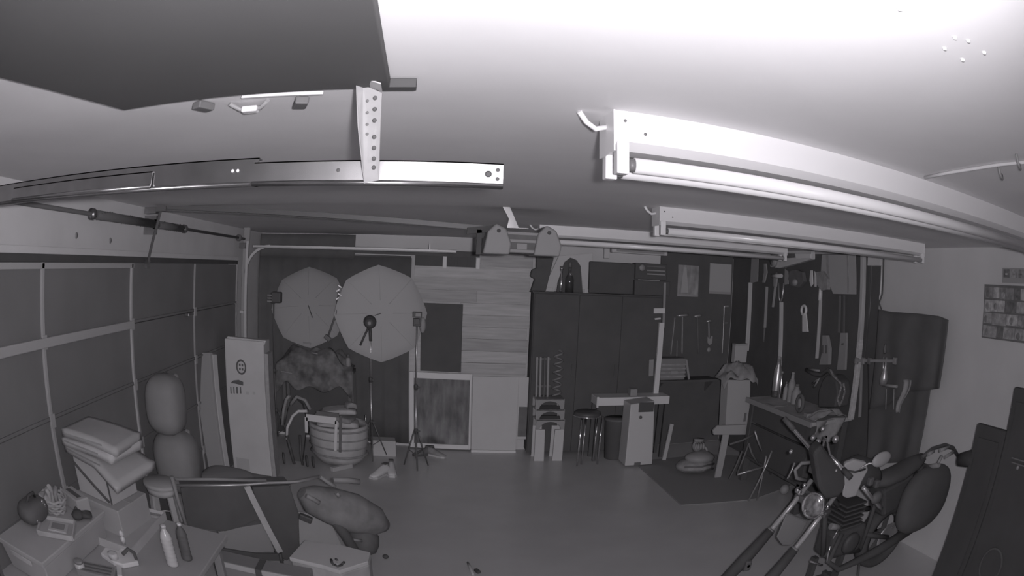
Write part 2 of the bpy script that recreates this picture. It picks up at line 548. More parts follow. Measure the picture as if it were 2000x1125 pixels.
# ================================================================== fluorescent strips
def strip(x0, y0, label, wires=True):
    L = 2.44
    t = thing('fluorescent_strip', label, 'light fixture', (x0, y0, 2.6), 'eight foot fluorescent strips on the ceiling')
    MB().prism([(x0, y0, 2.6), (x0, y0 + 0.13, 2.6), (x0, y0 + 0.13, 2.535), (x0, y0 + 0.10, 2.505), (x0, y0 + 0.03, 2.505), (x0, y0 - 0.002, 2.523)], (L, 0, 0)).build('housing', M_enamel, t)
    MB().box(x0 - 0.004, x0, y0 - 0.004, y0 + 0.134, 2.498, 2.6).build('end_plate', M_enamel, t)
    MB().box(x0 + L, x0 + L + 0.004, y0 - 0.004, y0 + 0.134, 2.498, 2.6).build('end_plate', M_enamel, t)
    for dy in (0.012, 0.118):
        for e in (0, 1):
            x = x0 + 0.004 if e == 0 else x0 + L - 0.034
            MB().box(x, x + 0.03, y0 + dy - 0.017, y0 + dy + 0.017, 2.445, 2.522).build('lamp_holder', M_tube, t, bevel=0.003)
        MB().tube([(x0 + 0.05, y0 + dy, 2.469), (x0 + L - 0.05, y0 + dy, 2.469)], 0.019, 14).build('tube', M_tube, t)
        for x in (x0 + 0.035, x0 + L - 0.055):
            MB().tube([(x, y0 + dy, 2.469), (x + 0.02, y0 + dy, 2.469)], 0.0165, 12).build('tube_cap', M_darkmetal if x < x0 + 1 else M_steel, t)
    if wires:
        MB().tube([(x0, y0 + 0.07, 2.57), (x0 - 0.03, y0 + 0.07, 2.562), (x0 - 0.055, y0 + 0.06, 2.575), (x0 - 0.075, y0 + 0.05, 2.598)], 0.007, 8).build('wire_clamp', M_tube, t)
        for k in range(2):
            MB().lathe((x0 + 0.025 + 0.05 * k, y0 - 0.003, 2.575 - 0.028 * k), [(0.004, 0), (0.004, 0.004)], 8, axis=(0, 1, 0)).build('screw_hole', M_darkgrey, t)
    return t


strip(0.405, 1.47, 'brightly lit two-tube fluorescent strip nearest the lens, running out of the frame')
strip(1.21, 3.44, 'second fluorescent strip from the lens, ending at the bare white wall corner')
strip(0.88, 5.45, 'farthest fluorescent strip, in line with the door opener head')
# conduit on the ceiling
cd = thing('ceiling_wire', 'thin pale wire stapled across the ceiling behind the brightest fluorescent strip', 'wire', tuple(atz(1900, 334, 2.6)))
pts = [atz(1806, 347, 2.594), atz(1850, 338, 2.594), atz(1900, 330, 2.594), atz(1950, 322, 2.594), atz(2000, 317, 2.594), atz(2040, 313, 2.594)]
MB().tube(pts, 0.006, 6).build('wire', M_white, cd)
for px, py in ((1950, 322), (1985, 300)):
    q = atz(px, py, 2.6)
    MB().tube([(q.x, q.y, 2.6), (q.x + 0.005, q.y, 2.575), (q.x + 0.035, q.y + 0.01, 2.565), (q.x + 0.05, q.y + 0.02, 2.58)], 0.006, 8).build('hook', M_grey, cd)

# dark panel under the ceiling
pn = thing('hatch_panel', 'large dark plywood hatch panel fixed flat under the ceiling beside the strap hanger', 'panel', (-0.45, 0.9, 2.585))
MB().prism([(-0.105, -0.2, 2.572), (-0.105, 1.30, 2.572), (-0.80, 1.275, 2.572), (-1.25, -0.2, 2.572)], (0, 0, 0.024)).build('board', M_plyw, pn, bevel=0.002)
MB().box(-0.14, -0.05, 1.302, 1.335, 2.576, 2.597).build('batten', M_plyw, pn, bevel=0.002)
q0, q1 = atz(470, 190, 2.59), atz(630, 182, 2.59)
MB().beam((q0.x, q0.y + 0.01, 2.593), (q1.x, q1.y + 0.01, 2.593), 0.01, 0.008).build('edge_strip', M_white, pn)
for px, py in ((398, 206), (588, 199)):
    q = atz(px, py, 2.59)
    MB().obox((q.x, q.y, 2.588), (0.035, 0.06, 0.02), rz=-0.5 if px < 500 else 0.3).build('turn_catch', M_darkgrey, pn, bevel=0.004)
q = atz(489, 212, 2.585)
m = MB()
m.tube([(q.x - 0.055, q.y - 0.03, 2.595), (q.x - 0.03, q.y, 2.585), (q.x + 0.03, q.y, 2.585), (q.x + 0.055, q.y - 0.03, 2.595)], 0.006, 8)
m.build('pull_handle', M_grey, pn)
MB().obox((q.x, q.y, 2.582), (0.045, 0.03, 0.016)).build('handle_grip', M_tube, pn, bevel=0.004)

# ================================================================== back wall, left half: curtain, planks, umbrellas
def folds(x0, x1, y, z0, z1, amp, waves, ph=0.0):
    def fn(u, v):
        x = lerp(x0, x1, u)
        a = amp * (0.35 + 0.65 * (1 - v))
        return (x, y + a * math.sin(ph + u * waves * 2 * PI) + 0.3 * a * math.sin(ph * 2 + u * waves * 4.6 * PI), lerp(z0, z1, v))
    return fn


cu = thing('backdrop_curtain', 'black backdrop curtain covering the back wall behind both white umbrellas', 'curtain', (-1.2, 8.1, 2.58))
MB().sheet(folds(-2.2, -0.2, 8.08, 0.06, 2.33, 0.012, 9), 96, 6, (0, 0.006, 0)).build('curtain_cloth', M_black, cu)
MB().sheet(folds(-2.19, -0.9, 8.04, 2.30, 2.585, 0.006, 5, 1.0), 60, 4, (0, 0.006, 0)).build('curtain_heading', M_black, cu)
MB().box(-0.9, 0.60, 8.05, 8.06, 2.365, 2.43).build('curtain_valance', M_black, cu)
MB().tube([(-2.2, 8.1, 2.34), (-0.2, 8.1, 2.34)], 0.012, 8).build('curtain_rod', M_darkmetal, cu)

# plank feature wall
pw = thing('plank_wall', 'wall panel of weathered horizontal wooden planks between black curtain and black board', 'plank panel', (0.5, 8.15, 1.0))
zs = [0.98, 1.12, 1.265, 1.41, 1.55, 1.69, 1.83, 1.975, 2.115, 2.26]
k = 0
for i, (a, b) in enumerate(zip(zs, zs[1:])):
    cuts = [-0.19, random.uniform(0.3, 0.8), 1.22 + random.uniform(-0.02, 0.02)]
    if i % 3:
        cuts = [cuts[0], cuts[2]]
    if i < 6:
        cuts = [0.40, cuts[-1]]
    for x0, x1 in zip(cuts, cuts[1:]):
        d = random.uniform(0, 0.012)
        MB().box(x0 + 0.002, x1 - 0.002, 8.11 - d, 8.135, a + 0.004, b - 0.003).build('plank', M_planks[k % 4], pw, bevel=0.003)
        k += 1
for a, b in ((2.26, 2.385), (2.385, 2.51)):
    for x0, x1 in ((0.62, 1.24),):
        MB().box(x0, x1, 8.115, 8.135, a + 0.004, b - 0.003).build('plank', M_planks[k % 4], pw, bevel=0.003)
        k += 2
MB().box(-0.19, 1.2, 8.135, 8.17, 0.98, 2.3).build('backing_board', M_wood, pw)
for x in (-0.185, 0.195, 0.585):
    q = 2.37 if x < 0 else 2.36
    MB().box(x - 0.022, x + 0.022, 8.085, 8.115, 2.08 if x < 0 else 2.23, q).build('upright', M_white if x > 0 else M_woodpost, pw, bevel=0.003)
for x0, x1 in ((-0.16, 0.17), (0.22, 0.56)):
    MB().box(x0, x1, 8.10, 8.17, 2.245, 2.37).build('dark_vent', M_blackpaint, pw)
    for kx in range(9):
        xx = lerp(x0 + 0.02, x1 - 0.02, kx / 8)
        MB().box(xx - 0.006, xx + 0.006, 8.09, 8.10, 2.255, 2.36).build('slat', M_blackpaint, pw)
hb = thing('black_board', 'flat black board hung over the lower planks above the framed picture', 'board', (0.17, 8.09, 1.4))
MB().box(-0.06, 0.43, 8.075, 8.098, 1.0, 1.81).build('board', M_blackpaint, hb, bevel=0.004)
MB().box(-0.04, 0.41, 8.07, 8.076, 1.02, 1.79).build('board_face', M_blackpaint, hb)
for x in (-0.02, 0.39):
    MB().lathe((x, 8.07, 1.77), [(0.008, 0), (0.006, -0.006)], 8, axis=(0, 1, 0)).build('screw', M_darkgrey, hb)

# framed mirror standing on the floor
def paint_mat(name):
    m = mat(name, 0.13, 0.3)
    nt = m.node_tree
    b = nt.nodes['Principled BSDF']
    tc = nt.nodes.new('ShaderNodeTexCoord')
    mp = nt.nodes.new('ShaderNodeMapping'); mp.inputs['Scale'].default_value = (9, 1, 2.6)
    nz = nt.nodes.new('ShaderNodeTexNoise'); nz.inputs['Scale'].default_value = 1.3; nz.inputs['Detail'].default_value = 4
    cr = nt.nodes.new('ShaderNodeValToRGB')
    cr.color_ramp.elements[0].position = 0.36; cr.color_ramp.elements[0].color = (0.06, 0.059, 0.061, 1)
    cr.color_ramp.elements[1].position = 0.68; cr.color_ramp.elements[1].color = (0.17, 0.168, 0.172, 1)
    nt.links.new(tc.outputs['Object'], mp.inputs['Vector']); nt.links.new(mp.outputs['Vector'], nz.inputs['Vector'])
    nt.links.new(nz.outputs['Fac'], cr.inputs['Fac']); nt.links.new(cr.outputs['Color'], b.inputs['Base Color'])
    return m


pf = thing('framed_picture', 'dark woodland-like picture in a white frame leaning below the planks', 'picture', (0.18, 8.08, 0.0))
x0, x1, z0, z1 = -0.19, 0.56, 0.02, 0.985
MB().box(x0 + 0.04, x1 - 0.02, 8.075, 8.085, z0 + 0.04, z1 - 0.06).build('canvas', paint_mat('dark_painting'), pf)
MB().box(x0, x0 + 0.055, 8.055, 8.09, z0, z1).build('frame_side', M_white, pf, bevel=0.004)
MB().box(x1 - 0.022, x1, 8.055, 8.09, z0, z1).build('frame_side', M_white, pf, bevel=0.004)
MB().box(x0 + 0.055, x1 - 0.022, 8.055, 8.09, z1 - 0.075, z1).build('frame_top', M_white, pf, bevel=0.004)
MB().box(x0 + 0.055, x1 - 0.022, 8.055, 8.09, z0, z0 + 0.06).build('frame_bottom', M_white, pf, bevel=0.004)
wd = thing('white_board', 'tall plain white cupboard door panel standing right of the framed picture', 'panel', (0.86, 8.05, 0))
MB().box(0.57, 1.12, 8.02, 8.05, 0.03, 0.97).build('slab', M_wall, wd, bevel=0.005)
MB().box(0.57, 1.12, 8.015, 8.02, 0.0, 0.03).build('kick_strip', M_white, wd)
MB().box(1.12, 1.24, 8.03, 8.06, 0.18, 0.97).build('side_strip', M_wall, wd, bevel=0.004)
MB().box(1.135, 1.235, 8.01, 8.03, 0.22, 0.6).build('dark_opening', M_darkgrey, wd)

# photographic umbrellas
def umbrella(name_label, c, nrm, R, rib_n, mm, group):
    nrm = Vector(nrm).normalized()
    t = thing('photo_umbrella', name_label, 'umbrella', tuple(c), group)
    e1 = Vector((0, 0, 1)) - nrm * nrm.z
    e1.normalize(); e2 = nrm.cross(e1)
    m = MB()
    vs_, fs = [], []
    rings = 7
    for i in range(rings + 1):
        f = i / rings
        for k in range(rib_n * 4):
            a = 2 * PI * k / (rib_n * 4) + PI / rib_n * 0.15
            sect = (k % 4) / 4
            scal = 1 - 0.055 * math.sin(sect * PI) * f          # straight hem between ribs
            r = R * math.sin(f * PI * 0.42) / math.sin(PI * 0.42) * scal
            d = 0.32 * R * (math.cos(f * PI * 0.42) - 0.25)
            vs_.append(Vector(c) + (e1 * math.cos(a) + e2 * math.sin(a)) * r - nrm * d)
    n = rib_n * 4
    for i in range(rings):
        for k in range(n):
            fs.append((i * n + k, i * n + (k + 1) % n, (i + 1) * n + (k + 1) % n, (i + 1) * n + k))
    m._add(vs_, fs, True)
    m.build('canopy', mm, t)
    for k in range(rib_n):
        a = 2 * PI * k / rib_n + PI / rib_n * 0.15
        pts = []
        for i in range(1, 6):
            f = i / 5
            r = R * math.sin(f * PI * 0.42) / math.sin(PI * 0.42)
            d = 0.32 * R * (math.cos(f * PI * 0.42) - 0.25) - 0.004
            pts.append(Vector(c) + (e1 * math.cos(a) + e2 * math.sin(a)) * r - nrm * d)
        MB().tube(pts, 0.0025, 5).build('rib', M_umb if mm == M_umb else M_umb2, t)
    MB().cyl(Vector(c) - nrm * 0.3 * R, Vector(c) + nrm * 0.38, 0.005, n=8).build('shaft', M_darkmetal, t)
    return t


def light_stand(label, x, y, zt, head=True, zfoot=0.0, spread=0.34, bright=True):
    t = thing('light_stand', label, 'light stand', (x, y, 0))
    mm = M_steel if bright else M_darkmetal
    MB().cyl((x, y, 0.12), (x, y, 0.95), 0.011, n=10).build('lower_tube', mm, t)
    MB().cyl((x, y, 0.93), (x, y, zt), 0.009, n=10).build('upper_tube', mm, t)
    for z in (0.95, 0.45):
        MB().lathe((x, y, z - 0.03), [(0.02, 0), (0.022, 0.05), (0.014, 0.06)], 10).build('collar', M_blackplastic, t)
        MB().obox((x + 0.03, y - 0.01, z), (0.03, 0.012, 0.02)).build('clamp_knob', M_blackplastic, t, bevel=0.003)
    for k in range(3):
        a = 2 * PI * k / 3 + 0.6
        e = Vector((x + spread * math.cos(a), y + spread * math.sin(a), 0.012))
        MB().tube([(x + 0.02 * math.cos(a), y + 0.02 * math.sin(a), 0.45), e], 0.008, 8).build('leg', M_darkmetal, t)
        MB().beam((x, y, 0.16), lerp(Vector((x, y, 0.45)), e, 0.55), 0.012, 0.005).build('brace', M_darkmetal, t)
    if head:
        MB().obox((x, y - 0.02, zt + 0.02), (0.05, 0.06, 0.07)).build('umbrella_bracket', M_blackplastic, t, bevel=0.006)
    return t


UC = aty(741, 613, 7.45)
umbrella('large pale octagonal umbrella facing the lens, in front of the greyer one', UC, (-0.05, -1, 0.02), 0.535, 8, M_umb, 'photo umbrellas')
s0 = aty(722, 630, 7.3)
light_stand('light stand with a black lamp head in front of the large pale umbrella', s0.x, 7.5, s0.z - 0.05, head=False, spread=0.2)
lh = thing('lamp_head', 'black studio lamp head at the centre of the large pale umbrella', 'lamp', tuple(s0))
MB().lathe(s0, [(0.03, 0.1), (0.055, 0.09), (0.06, 0.0), (0.058, -0.06), (0.075, -0.09)], 18, axis=(0.05, -1, 0)).build('lamp_body', M_blackplastic, lh)
MB().lathe(s0 + Vector((0.005, -0.1, 0)), [(0.026, 0), (0.02, 0.012)], 14, axis=(0.05, -1, 0)).build('dial', M_grey, lh)
MB().tube([s0 + Vector((-0.01, -0.02, -0.05)), s0 + Vector((-0.06, -0.03, -0.16)), s0 + Vector((-0.10, -0.03, -0.25))], 0.012, 8).build('handle', M_blackplastic, lh)
MB().tube([s0 + Vector((0.005, 0.0, -0.05)), s0 + Vector((0.015, 0.0, -0.2))], 0.018, 8).build('tilt_joint', M_blackplastic, lh)

U1 = aty(604, 602, 7.85)
umbrella('greyer photo umbrella at the back, half hidden behind the large pale one', U1, (0.3, -1, -0.22), 0.5, 8, M_umb2, 'photo umbrellas')
q = aty(535, 585, 7.6)
light_stand('light stand with a banded black flash beside the greyer umbrella', q.x, 7.6, q.z - 0.03, spread=0.2, bright=False)
fl = thing('studio_flash', 'black studio flash with pale bands beside the greyer umbrella', 'flash', tuple(q))
MB().obox(q + Vector((0.05, -0.06, 0.03)), (0.13, 0.12, 0.13)).build('flash_body', M_blackplastic, fl, bevel=0.015)
for k in range(3):
    MB().obox(q + Vector((-0.03, -0.11, 0.055 - 0.035 * k)), (0.06, 0.04, 0.014)).build('pale_band', M_grey, fl, bevel=0.003)
q = aty(662, 570, 7.5)
cl = thing('umbrella_clamp', 'small shiny ridged clamp between the two white umbrellas', 'clamp', tuple(q))
for k in range(4):
    MB().obox(q + Vector((0.012 * (-1) ** k, 0, 0.06 - 0.045 * k)), (0.05, 0.03, 0.018), ry=0.5 * (-1) ** k).build('ridge', M_steel, cl, bevel=0.003)
q2 = aty(640, 660, 7.5)
MB().tube([q, lerp(q, q2, 0.5) + Vector((0.03, 0, 0)), q2], 0.012, 6).build('clamp_arm', M_darkgrey, cl)
MB().obox(q2, (0.08, 0.05, 0.05), ry=0.6).build('clamp_jaw', M_darkmetal, cl, bevel=0.006)

q = aty(815, 620, 7.2)
light_stand('light stand with a small grey flash standing in front of the black board', q.x, 7.2, q.z - 0.06, bright=True, spread=0.16)
f2 = thing('small_flash', 'small grey flash on the stand in front of the black board', 'flash', tuple(q))
MB().obox(q + Vector((0, 0, 0.03)), (0.10, 0.06, 0.06)).build('flash_head', M_blackplastic, f2, bevel=0.006)
MB().obox(q + Vector((0.01, -0.032, 0.03)), (0.06, 0.01, 0.035)).build('lens', M_grey, f2, bevel=0.002)
MB().obox(q + Vector((0, 0, -0.05)), (0.085, 0.05, 0.085)).build('flash_base', M_blackplastic, f2, bevel=0.006)
MB().ball(q + Vector((0.06, 0.01, -0.08)), (0.035, 0.02, 0.085), 10, 8).build('side_cover', M_grey, f2)

# heap of dark patterned cloth on a shelf behind the boxes
dk = thing('low_shelf', 'dark shelf on posts under a crumpled patterned cloth, below the greyer umbrella', 'shelf', (-1.3, 7.85, 0))
MB().box(-1.78, -0.85, 7.70, 8.0, 0.96, 1.0).build('shelf_board', M_darkgrey, dk, bevel=0.004)
for x in (-1.75, -0.9):
    for y in (7.73, 7.97):
        MB().box(x - 0.02, x + 0.02, y - 0.02, y + 0.02, 0, 0.96).build('leg', M_darkmetal, dk)
MB().box(-1.78, -0.85, 7.97, 7.99, 0.2, 0.96).build('back_board', M_blackpaint, dk)


def crumple(x0, x1, y0, y1, z, h, seed, drop=0.0):
    rnd = random.Random(seed)
    ws = [(rnd.uniform(3, 11), rnd.uniform(3, 11), rnd.uniform(0, 6), rnd.uniform(.3, 1)) for _ in range(7)]

    def fn(u, v):
        s = sum(w * math.sin(a * u * 2 + b * v * 2 + p) for a, b, p, w in ws) / 4
        s = max(-1.0, s)
        e = min(1, 5 * min(u, 1 - u, v + 0.15, 1 - v))
        zz = z + h * (0.45 + 0.4 * s) * e
        yy = lerp(y0, y1, v)
        if drop and v < 0.3:
            zz -= drop * (1 - v / 0.3)
            yy = lerp(y0, y1, 0.12) - 0.06 * (1 - v / 0.3) + 0.03 * s
        return (lerp(x0, x1, u), yy, zz)
    return fn


M_camo = mat('patterned_cloth', 0.15, 0.85, noise=0.5, nscale=9, bump=0.5)
tag(MB().sheet(crumple(-1.86, -0.86, 7.64, 8.0, 1.03, 0.34, 5, 0.36), 44, 30, (0, 0.004, -0.006)).build('patterned_cloth', M_camo, loc=(-1.3, 7.8, 1.0)),
    'crumpled dark patterned cloth heaped below the greyer umbrella', 'cloth')
for px, py, l, lab in ((600, 670, 0.1, 'thin pale strip lying on the dark patterned cloth, its left end'), (615, 690, 0.07, 'short shiny metal piece on the dark patterned cloth'), (560, 727, 0.15, 'pale wooden slat under the front of the dark patterned cloth')):
    q = aty(px, py, 7.62)
    tag(MB().obox(q, (l, 0.02, 0.012), ry=0.1).build('metal_strip' if l < 0.12 else 'wooden_slat', M_grey, loc=q, bevel=0.003), lab, 'strip')
q = aty(680, 708, 7.78)
sp = thing('spray_can', 'small pale can on the shelf end beneath the large umbrella', 'can', (q.x, q.y, q.z - 0.09))
MB().lathe((q.x, q.y, q.z - 0.09), [(0.032, 0), (0.033, 0.12), (0.022, 0.15)], 14).build('can_body', M_grey, sp)
MB().lathe((q.x, q.y, q.z + 0.06), [(0.021, 0), (0.02, 0.035), (0.008, 0.04)], 12).build('cap', M_darkgrey, sp)

# hand truck / stroller frame left of the basket
YS = 6.9
ht = thing('folded_stroller', 'folded stroller with black fabric and curved pale tubes left of the big basket', 'stroller', (-1.6, YS, 0))


def pxl(pts, Y):
    return [aty(a, b, Y) for a, b in pts]


MB().tube(pxl([(560, 858), (561, 835), (572, 812), (583, 803), (600, 803)], YS), 0.017, 8).build('front_tube', M_white, ht)
MB().tube(pxl([(551, 830), (554, 800), (559, 780), (566, 772)], YS + 0.05), 0.02, 8).build('rear_tube', M_grey, ht)
MB().tube(pxl([(568, 790), (580, 775), (596, 782), (606, 800)], YS + 0.1), 0.022, 8).build('handle_tube', M_grey, ht)
MB().prism(pxl([(572, 775), (590, 790), (598, 820), (596, 852), (590, 905), (577, 905), (563, 860), (556, 830), (562, 800)], YS + 0.12), (0, 0.1, 0)).build('fabric', M_black, ht, bevel=0.01)
MB().tube(pxl([(560, 850), (568, 880), (577, 915)], YS), 0.02, 8).build('leg', M_blackplastic, ht)
MB().tube(pxl([(586, 850), (588, 890), (592, 912)], YS), 0.016, 8).build('leg', M_blackplastic, ht)
for px in (544, 556, 600, 612):
    c = aty(px, 913 if px < 580 else 906, YS - 0.05)
    MB().lathe((c.x - 0.015, c.y, 0.07), [(0.03, 0), (0.065, 0.004), (0.07, 0.015), (0.065, 0.026), (0.03, 0.03)], 16, axis=(1, 0.3, 0)).build('wheel', M_rubber, ht)

# round laundry basket full of folded cloth, with a white frame on its front
BY = 6.95
bc = aty(655, 850, BY)
bk = thing('laundry_basket', 'big round pale basket heaped with folded cloth between stroller and umbrella stand', 'basket', (bc.x, BY + 0.25, 0))
MB().lathe((bc.x, BY + 0.25, 0.02), [(0.24, 0), (0.31, 0.08), (0.345, 0.25), (0.35, 0.45), (0.335, 0.47), (0.335, 0.44)], 28).build('basket_wall', M_palecloth, bk)
for z in (0.14, 0.24, 0.34, 0.44):
    MB().lathe((bc.x, BY + 0.25, z), [(0.33 + (z - .14) * .06, -0.012), (0.35 + (z - .14) * .06, 0), (0.33 + (z - .14) * .06, 0.012)], 28).build('basket_hoop', M_greycloth, bk)
for i, (dx, dz, w, d, h, rz_, mm) in enumerate(((0.0, 0.485, 0.50, 0.34, 0.08, 0.1, M_palecloth), (-0.03, 0.565, 0.46, 0.32, 0.07, -0.15, M_greycloth), (0.02, 0.635, 0.40, 0.30, 0.06, 0.2, M_palecloth), (0.16, 0.70, 0.13, 0.12, 0.06, 0.5, M_greycloth))):
    c = Vector((bc.x + dx, BY + 0.25, dz))
    Rz = Matrix.Rotation(rz_, 3, 'Z')
    pw_ = MB().ball((0, 0, 0), (w / 2, d / 2, h / 2), 24, 10, wob=0.012, pw=0.35)
    pw_.v = [c + Rz @ Vector((v.x, v.y, v.z + 0.012 * math.sin(9 * v.x + 3 * i) - 0.10 * (v.x / w) ** 2)) for v in pw_.v]
    o = pw_.build('folded_blanket', mm, loc=c)
    tag(o, ('lowest pale folded blanket filling the big basket', 'greyer folded blanket second from the bottom in the big basket', 'upper pale folded blanket on the big basket', 'small grey bundle on top of the blankets in the big basket')[i], 'blanket', 'blankets in the round basket')
fr = pxl([(598, 815), (657, 822), (655, 880), (600, 874)], BY - 0.12)
wf = thing('white_frame', 'white three-sided frame leaning on the front of the big round basket', 'frame', tuple(fr[3]))  # a plain three-sided frame, not a rack for drying
MB().beam(fr[0], fr[1] + Vector((0, 0, 0)), 0.012, 0.075, (0, 0, 1)).build('frame_top', M_white, wf)
MB().beam(fr[0], lerp(fr[0], fr[3], 0.5), 0.012, 0.035, (1, 0, 0)).build('frame_side', M_white, wf)
MB().beam(fr[1], fr[2], 0.012, 0.03, (1, 0, 0)).build('frame_side', M_white, wf)
MB().beam(fr[1] + Vector((0.05, 0.02, 0.06)), fr[2] + Vector((0.05, 0.02, -0.02)), 0.02, 0.03, (1, 0, 0)).build('dark_leg', M_darkgrey, wf)
MB().beam(fr[0] + Vector((0.12, 0.02, 0.06)), fr[1] + Vector((0.03, 0.02, 0.06)), 0.02, 0.045, (0, 0, 1)).build('dark_bar', M_darkgrey, wf)
q = aty(712, 822, 7.0)
MBk = MB().tube([q + Vector((-0.04, 0, 0)), q + Vector((0.01, 0, 0)), q + Vector((0.015, 0, 0.07))], 0.006, 6)
tag(MBk.build('wire_hook', M_steel, loc=q), 'small bent wire hook at the right rim of the big basket', 'hook')
q = aty(748, 858, 7.7)
tag(MB().obox((q.x, 7.7, 0.1), (0.3, 0.2, 0.2), rz=0.1).build('pale_carton', M_card, loc=(q.x, 7.7, 0), bevel=0.008), 'low pale carton on the floor behind the umbrella stand', 'carton')

# shoes
def shoe(label, x, y, rz, mm, s=1.0):
    t = thing('shoe', label, 'shoe', (x, y, 0), 'shoes on the open floor')
    R = Matrix.Rotation(rz, 3, 'Z')
    P = lambda a, b, c: Vector((x, y, 0)) + R @ Vector((a * s, b * s, c * s))
    prof = [(-0.14, 0.035, 0.10), (-0.10, 0.042, 0.115), (-0.03, 0.04, 0.10), (0.05, 0.046, 0.07), (0.11, 0.045, 0.05), (0.15, 0.025, 0.035)]
    vs_, fs = [], []
    n = 10
    for a, w, h in prof:
        for k in range(n):
            g = 2 * PI * k / n
            vs_.append(P(a, w * math.cos(g), 0.022 + (h - 0.022) * max(0, math.sin(g))))
    for i in range(len(prof) - 1):
        for k in range(n):
            fs.append((i * n + k, i * n + (k + 1) % n, (i + 1) * n + (k + 1) % n, (i + 1) * n + k))
    fs += [tuple(range(n)), tuple((len(prof) - 1) * n + k for k in range(n))]
    MB()._add(vs_, fs, True).build('upper', mm, t)
    sole = [P(a, w * 1.08 * sd, 0.0) for sd, seq in ((1, prof), (-1, prof[::-1])) for a, w, h in seq]
    MB().prism(sole, (0, 0, 0.024)).build('sole', M_whiteplastic if mm != M_darkgrey else M_rubber, t, bevel=0.004)
    MB().obox(P(-0.1, 0, 0.11), (0.07 * s, 0.05 * s, 0.012), rz=rz).build('opening', M_darkgrey, t, bevel=0.004)
    return t


q = atz(742, 925, 0.03); shoe('white shoe on the floor by the umbrella stand, nearer the basket', q.x, q.y, -2.1, M_white, 1.15)
q = atz(765, 920, 0.03); shoe('white shoe on the floor by the umbrella stand, nearer the open floor', q.x, q.y, -1.5, M_white, 1.15)
q = atz(828, 886, 0.02); shoe('dark shoe under the corner of the framed picture', q.x, q.y, -2.6, M_darkgrey)
q = atz(850, 888, 0.02); shoe('grey shoe under the middle of the framed picture', q.x, q.y, -0.6, M_greycloth)

# ================================================================== left side, beside the garage door
LB = thing('leaning_board', 'long pale board leaning on the door left of the printed box', 'board', (-2.0, 5.6, 0))
b0, b1 = aty(400, 688, 5.7), aty(430, 912, 5.25)
c0 = aty(378, 688, 5.7)
MB().prism([b0 + Vector((0.06, 0, 0)), c0, Vector((b1.x - 0.12, b1.y, 0.02)), Vector((b1.x + 0.05, b1.y, 0.02))], (0.02, 0.03, 0)).build('plank', M_grey, LB, bevel=0.004)
MB().prism([b0 + Vector((0.09, 0.02, -0.02)), b0 + Vector((0.0, 0.02, -0.01)), Vector((b1.x - 0.02, b1.y + 0.02, 0.02)), Vector((b1.x + 0.07, b1.y + 0.02, 0.02))], (0.03, 0.05, 0)).build('batten', M_card, LB, bevel=0.004)

# tall printed carton
CY = 6.2
k0, k1, k2, k3 = aty(437, 661, CY), aty(520, 668, CY), aty(522, 912, CY), aty(448, 912, CY)
xa, xb, zt = k0.x + 0.03, k1.x - 0.01, k0.z
bx = thing('tall_carton', 'tall narrow cardboard box printed with a round emblem and mark, beside the door track', 'box', ((xa + xb) / 2, CY + 0.1, 0))
MB().box(xa - 0.02, xb - 0.02, CY, CY + 0.26, 0.03, zt).build('carton_body', M_card2, bx, bevel=0.008)
MB().prism([(xa - 0.02, CY - 0.001, zt - 0.02), (xb - 0.01, CY - 0.001, zt - 0.03), (xb - 0.0, CY + 0.03, zt + 0.01), (xa + 0.01, CY + 0.03, zt + 0.02)], (0, 0.01, 0)).build('top_flap', M_card2, bx)
MB().box(xb - 0.021, xb + 0.02, CY + 0.03, CY + 0.24, 0.03, zt - 0.12).build('side_flap', M_cardside, bx)
MB().box(xa - 0.002, xb - 0.03, CY - 0.003, CY, 0.032, 0.045).build('bottom_seam', M_ink, bx)
MB().box(xa + 0.02, xa + 0.18, CY - 0.002, CY, 0.06, 0.2).build('printed_patch', M_card, bx)


def decal(px, py, Y=CY - 0.002):
    return aty(px, py, Y)


ec = decal(471, 717)
MB().tube([ec + Vector((0.052 * math.cos(a), 0, 0.068 * math.sin(a))) for a in np.linspace(0, 2 * PI, 25)[:-1]], 0.009, 6, closed=True).build('emblem_ring', M_ink, bx)
for a in range(4):
    g = PI / 4 + a * PI / 2
    MB().obox(ec + Vector((0.022 * math.cos(g), 0, 0.03 * math.sin(g))), (0.02, 0.003, 0.024)).build('emblem_dot', M_ink, bx)
dm = [decal(a, b) for a, b in ((450, 748), (456, 743), (466, 742), (475, 746), (475, 753), (466, 751), (458, 749))]
MB().prism(dm, (0, 0.003, 0)).build('printed_cap', M_ink, bx)
for px in (451, 457, 463, 470):
    q = decal(px, 762)
    MB().obox(q, (0.013 if px != 463 else 0.018, 0.003, 0.07)).build('printed_letter', M_ink, bx)
for px in (483, 496):
    q = decal(px, 768)
    MB().obox(q, (0.03, 0.003, 0.03)).build('printed_letter', M_card, bx)

# stacked sacks against the door
sack_m = mat('sack_cloth', 0.25, 0.9, noise=0.08, nscale=3)
for i, (yc, z0, z1, ry, rx_) in enumerate(((4.32, 0.01, 0.52, 0.34, 0.24), (4.12, 0.5, 1.0, 0.21, 0.2), (4.08, 0.97, 1.42, 0.19, 0.17))):
    xc = -2.12 + rx_ + 0.01
    t = thing('cloth_sack', ('lowest and largest of the plump grey sacks heaped against the garage door', 'middle plump grey sack heaped against the garage door', 'topmost plump grey sack of the heap against the garage door')[i], 'sack', (xc, yc, z0), 'grey sacks against the garage door')
    MB().ball((xc, yc, (z0 + z1) / 2), (rx_, ry, (z1 - z0) / 2), 20, 12, wob=0.02, pw=0.7).build('sack_body', sack_m, t)
    MB().tube([(xc + rx_ * 0.4, yc + ry * 0.4, z1 - 0.06), (xc + rx_ * 0.5, yc + ry * 0.5, z1 - 0.01)], [0.05, 0.02], 8).build('tied_neck', sack_m, t)
q = atx(385, 912, -1.75)
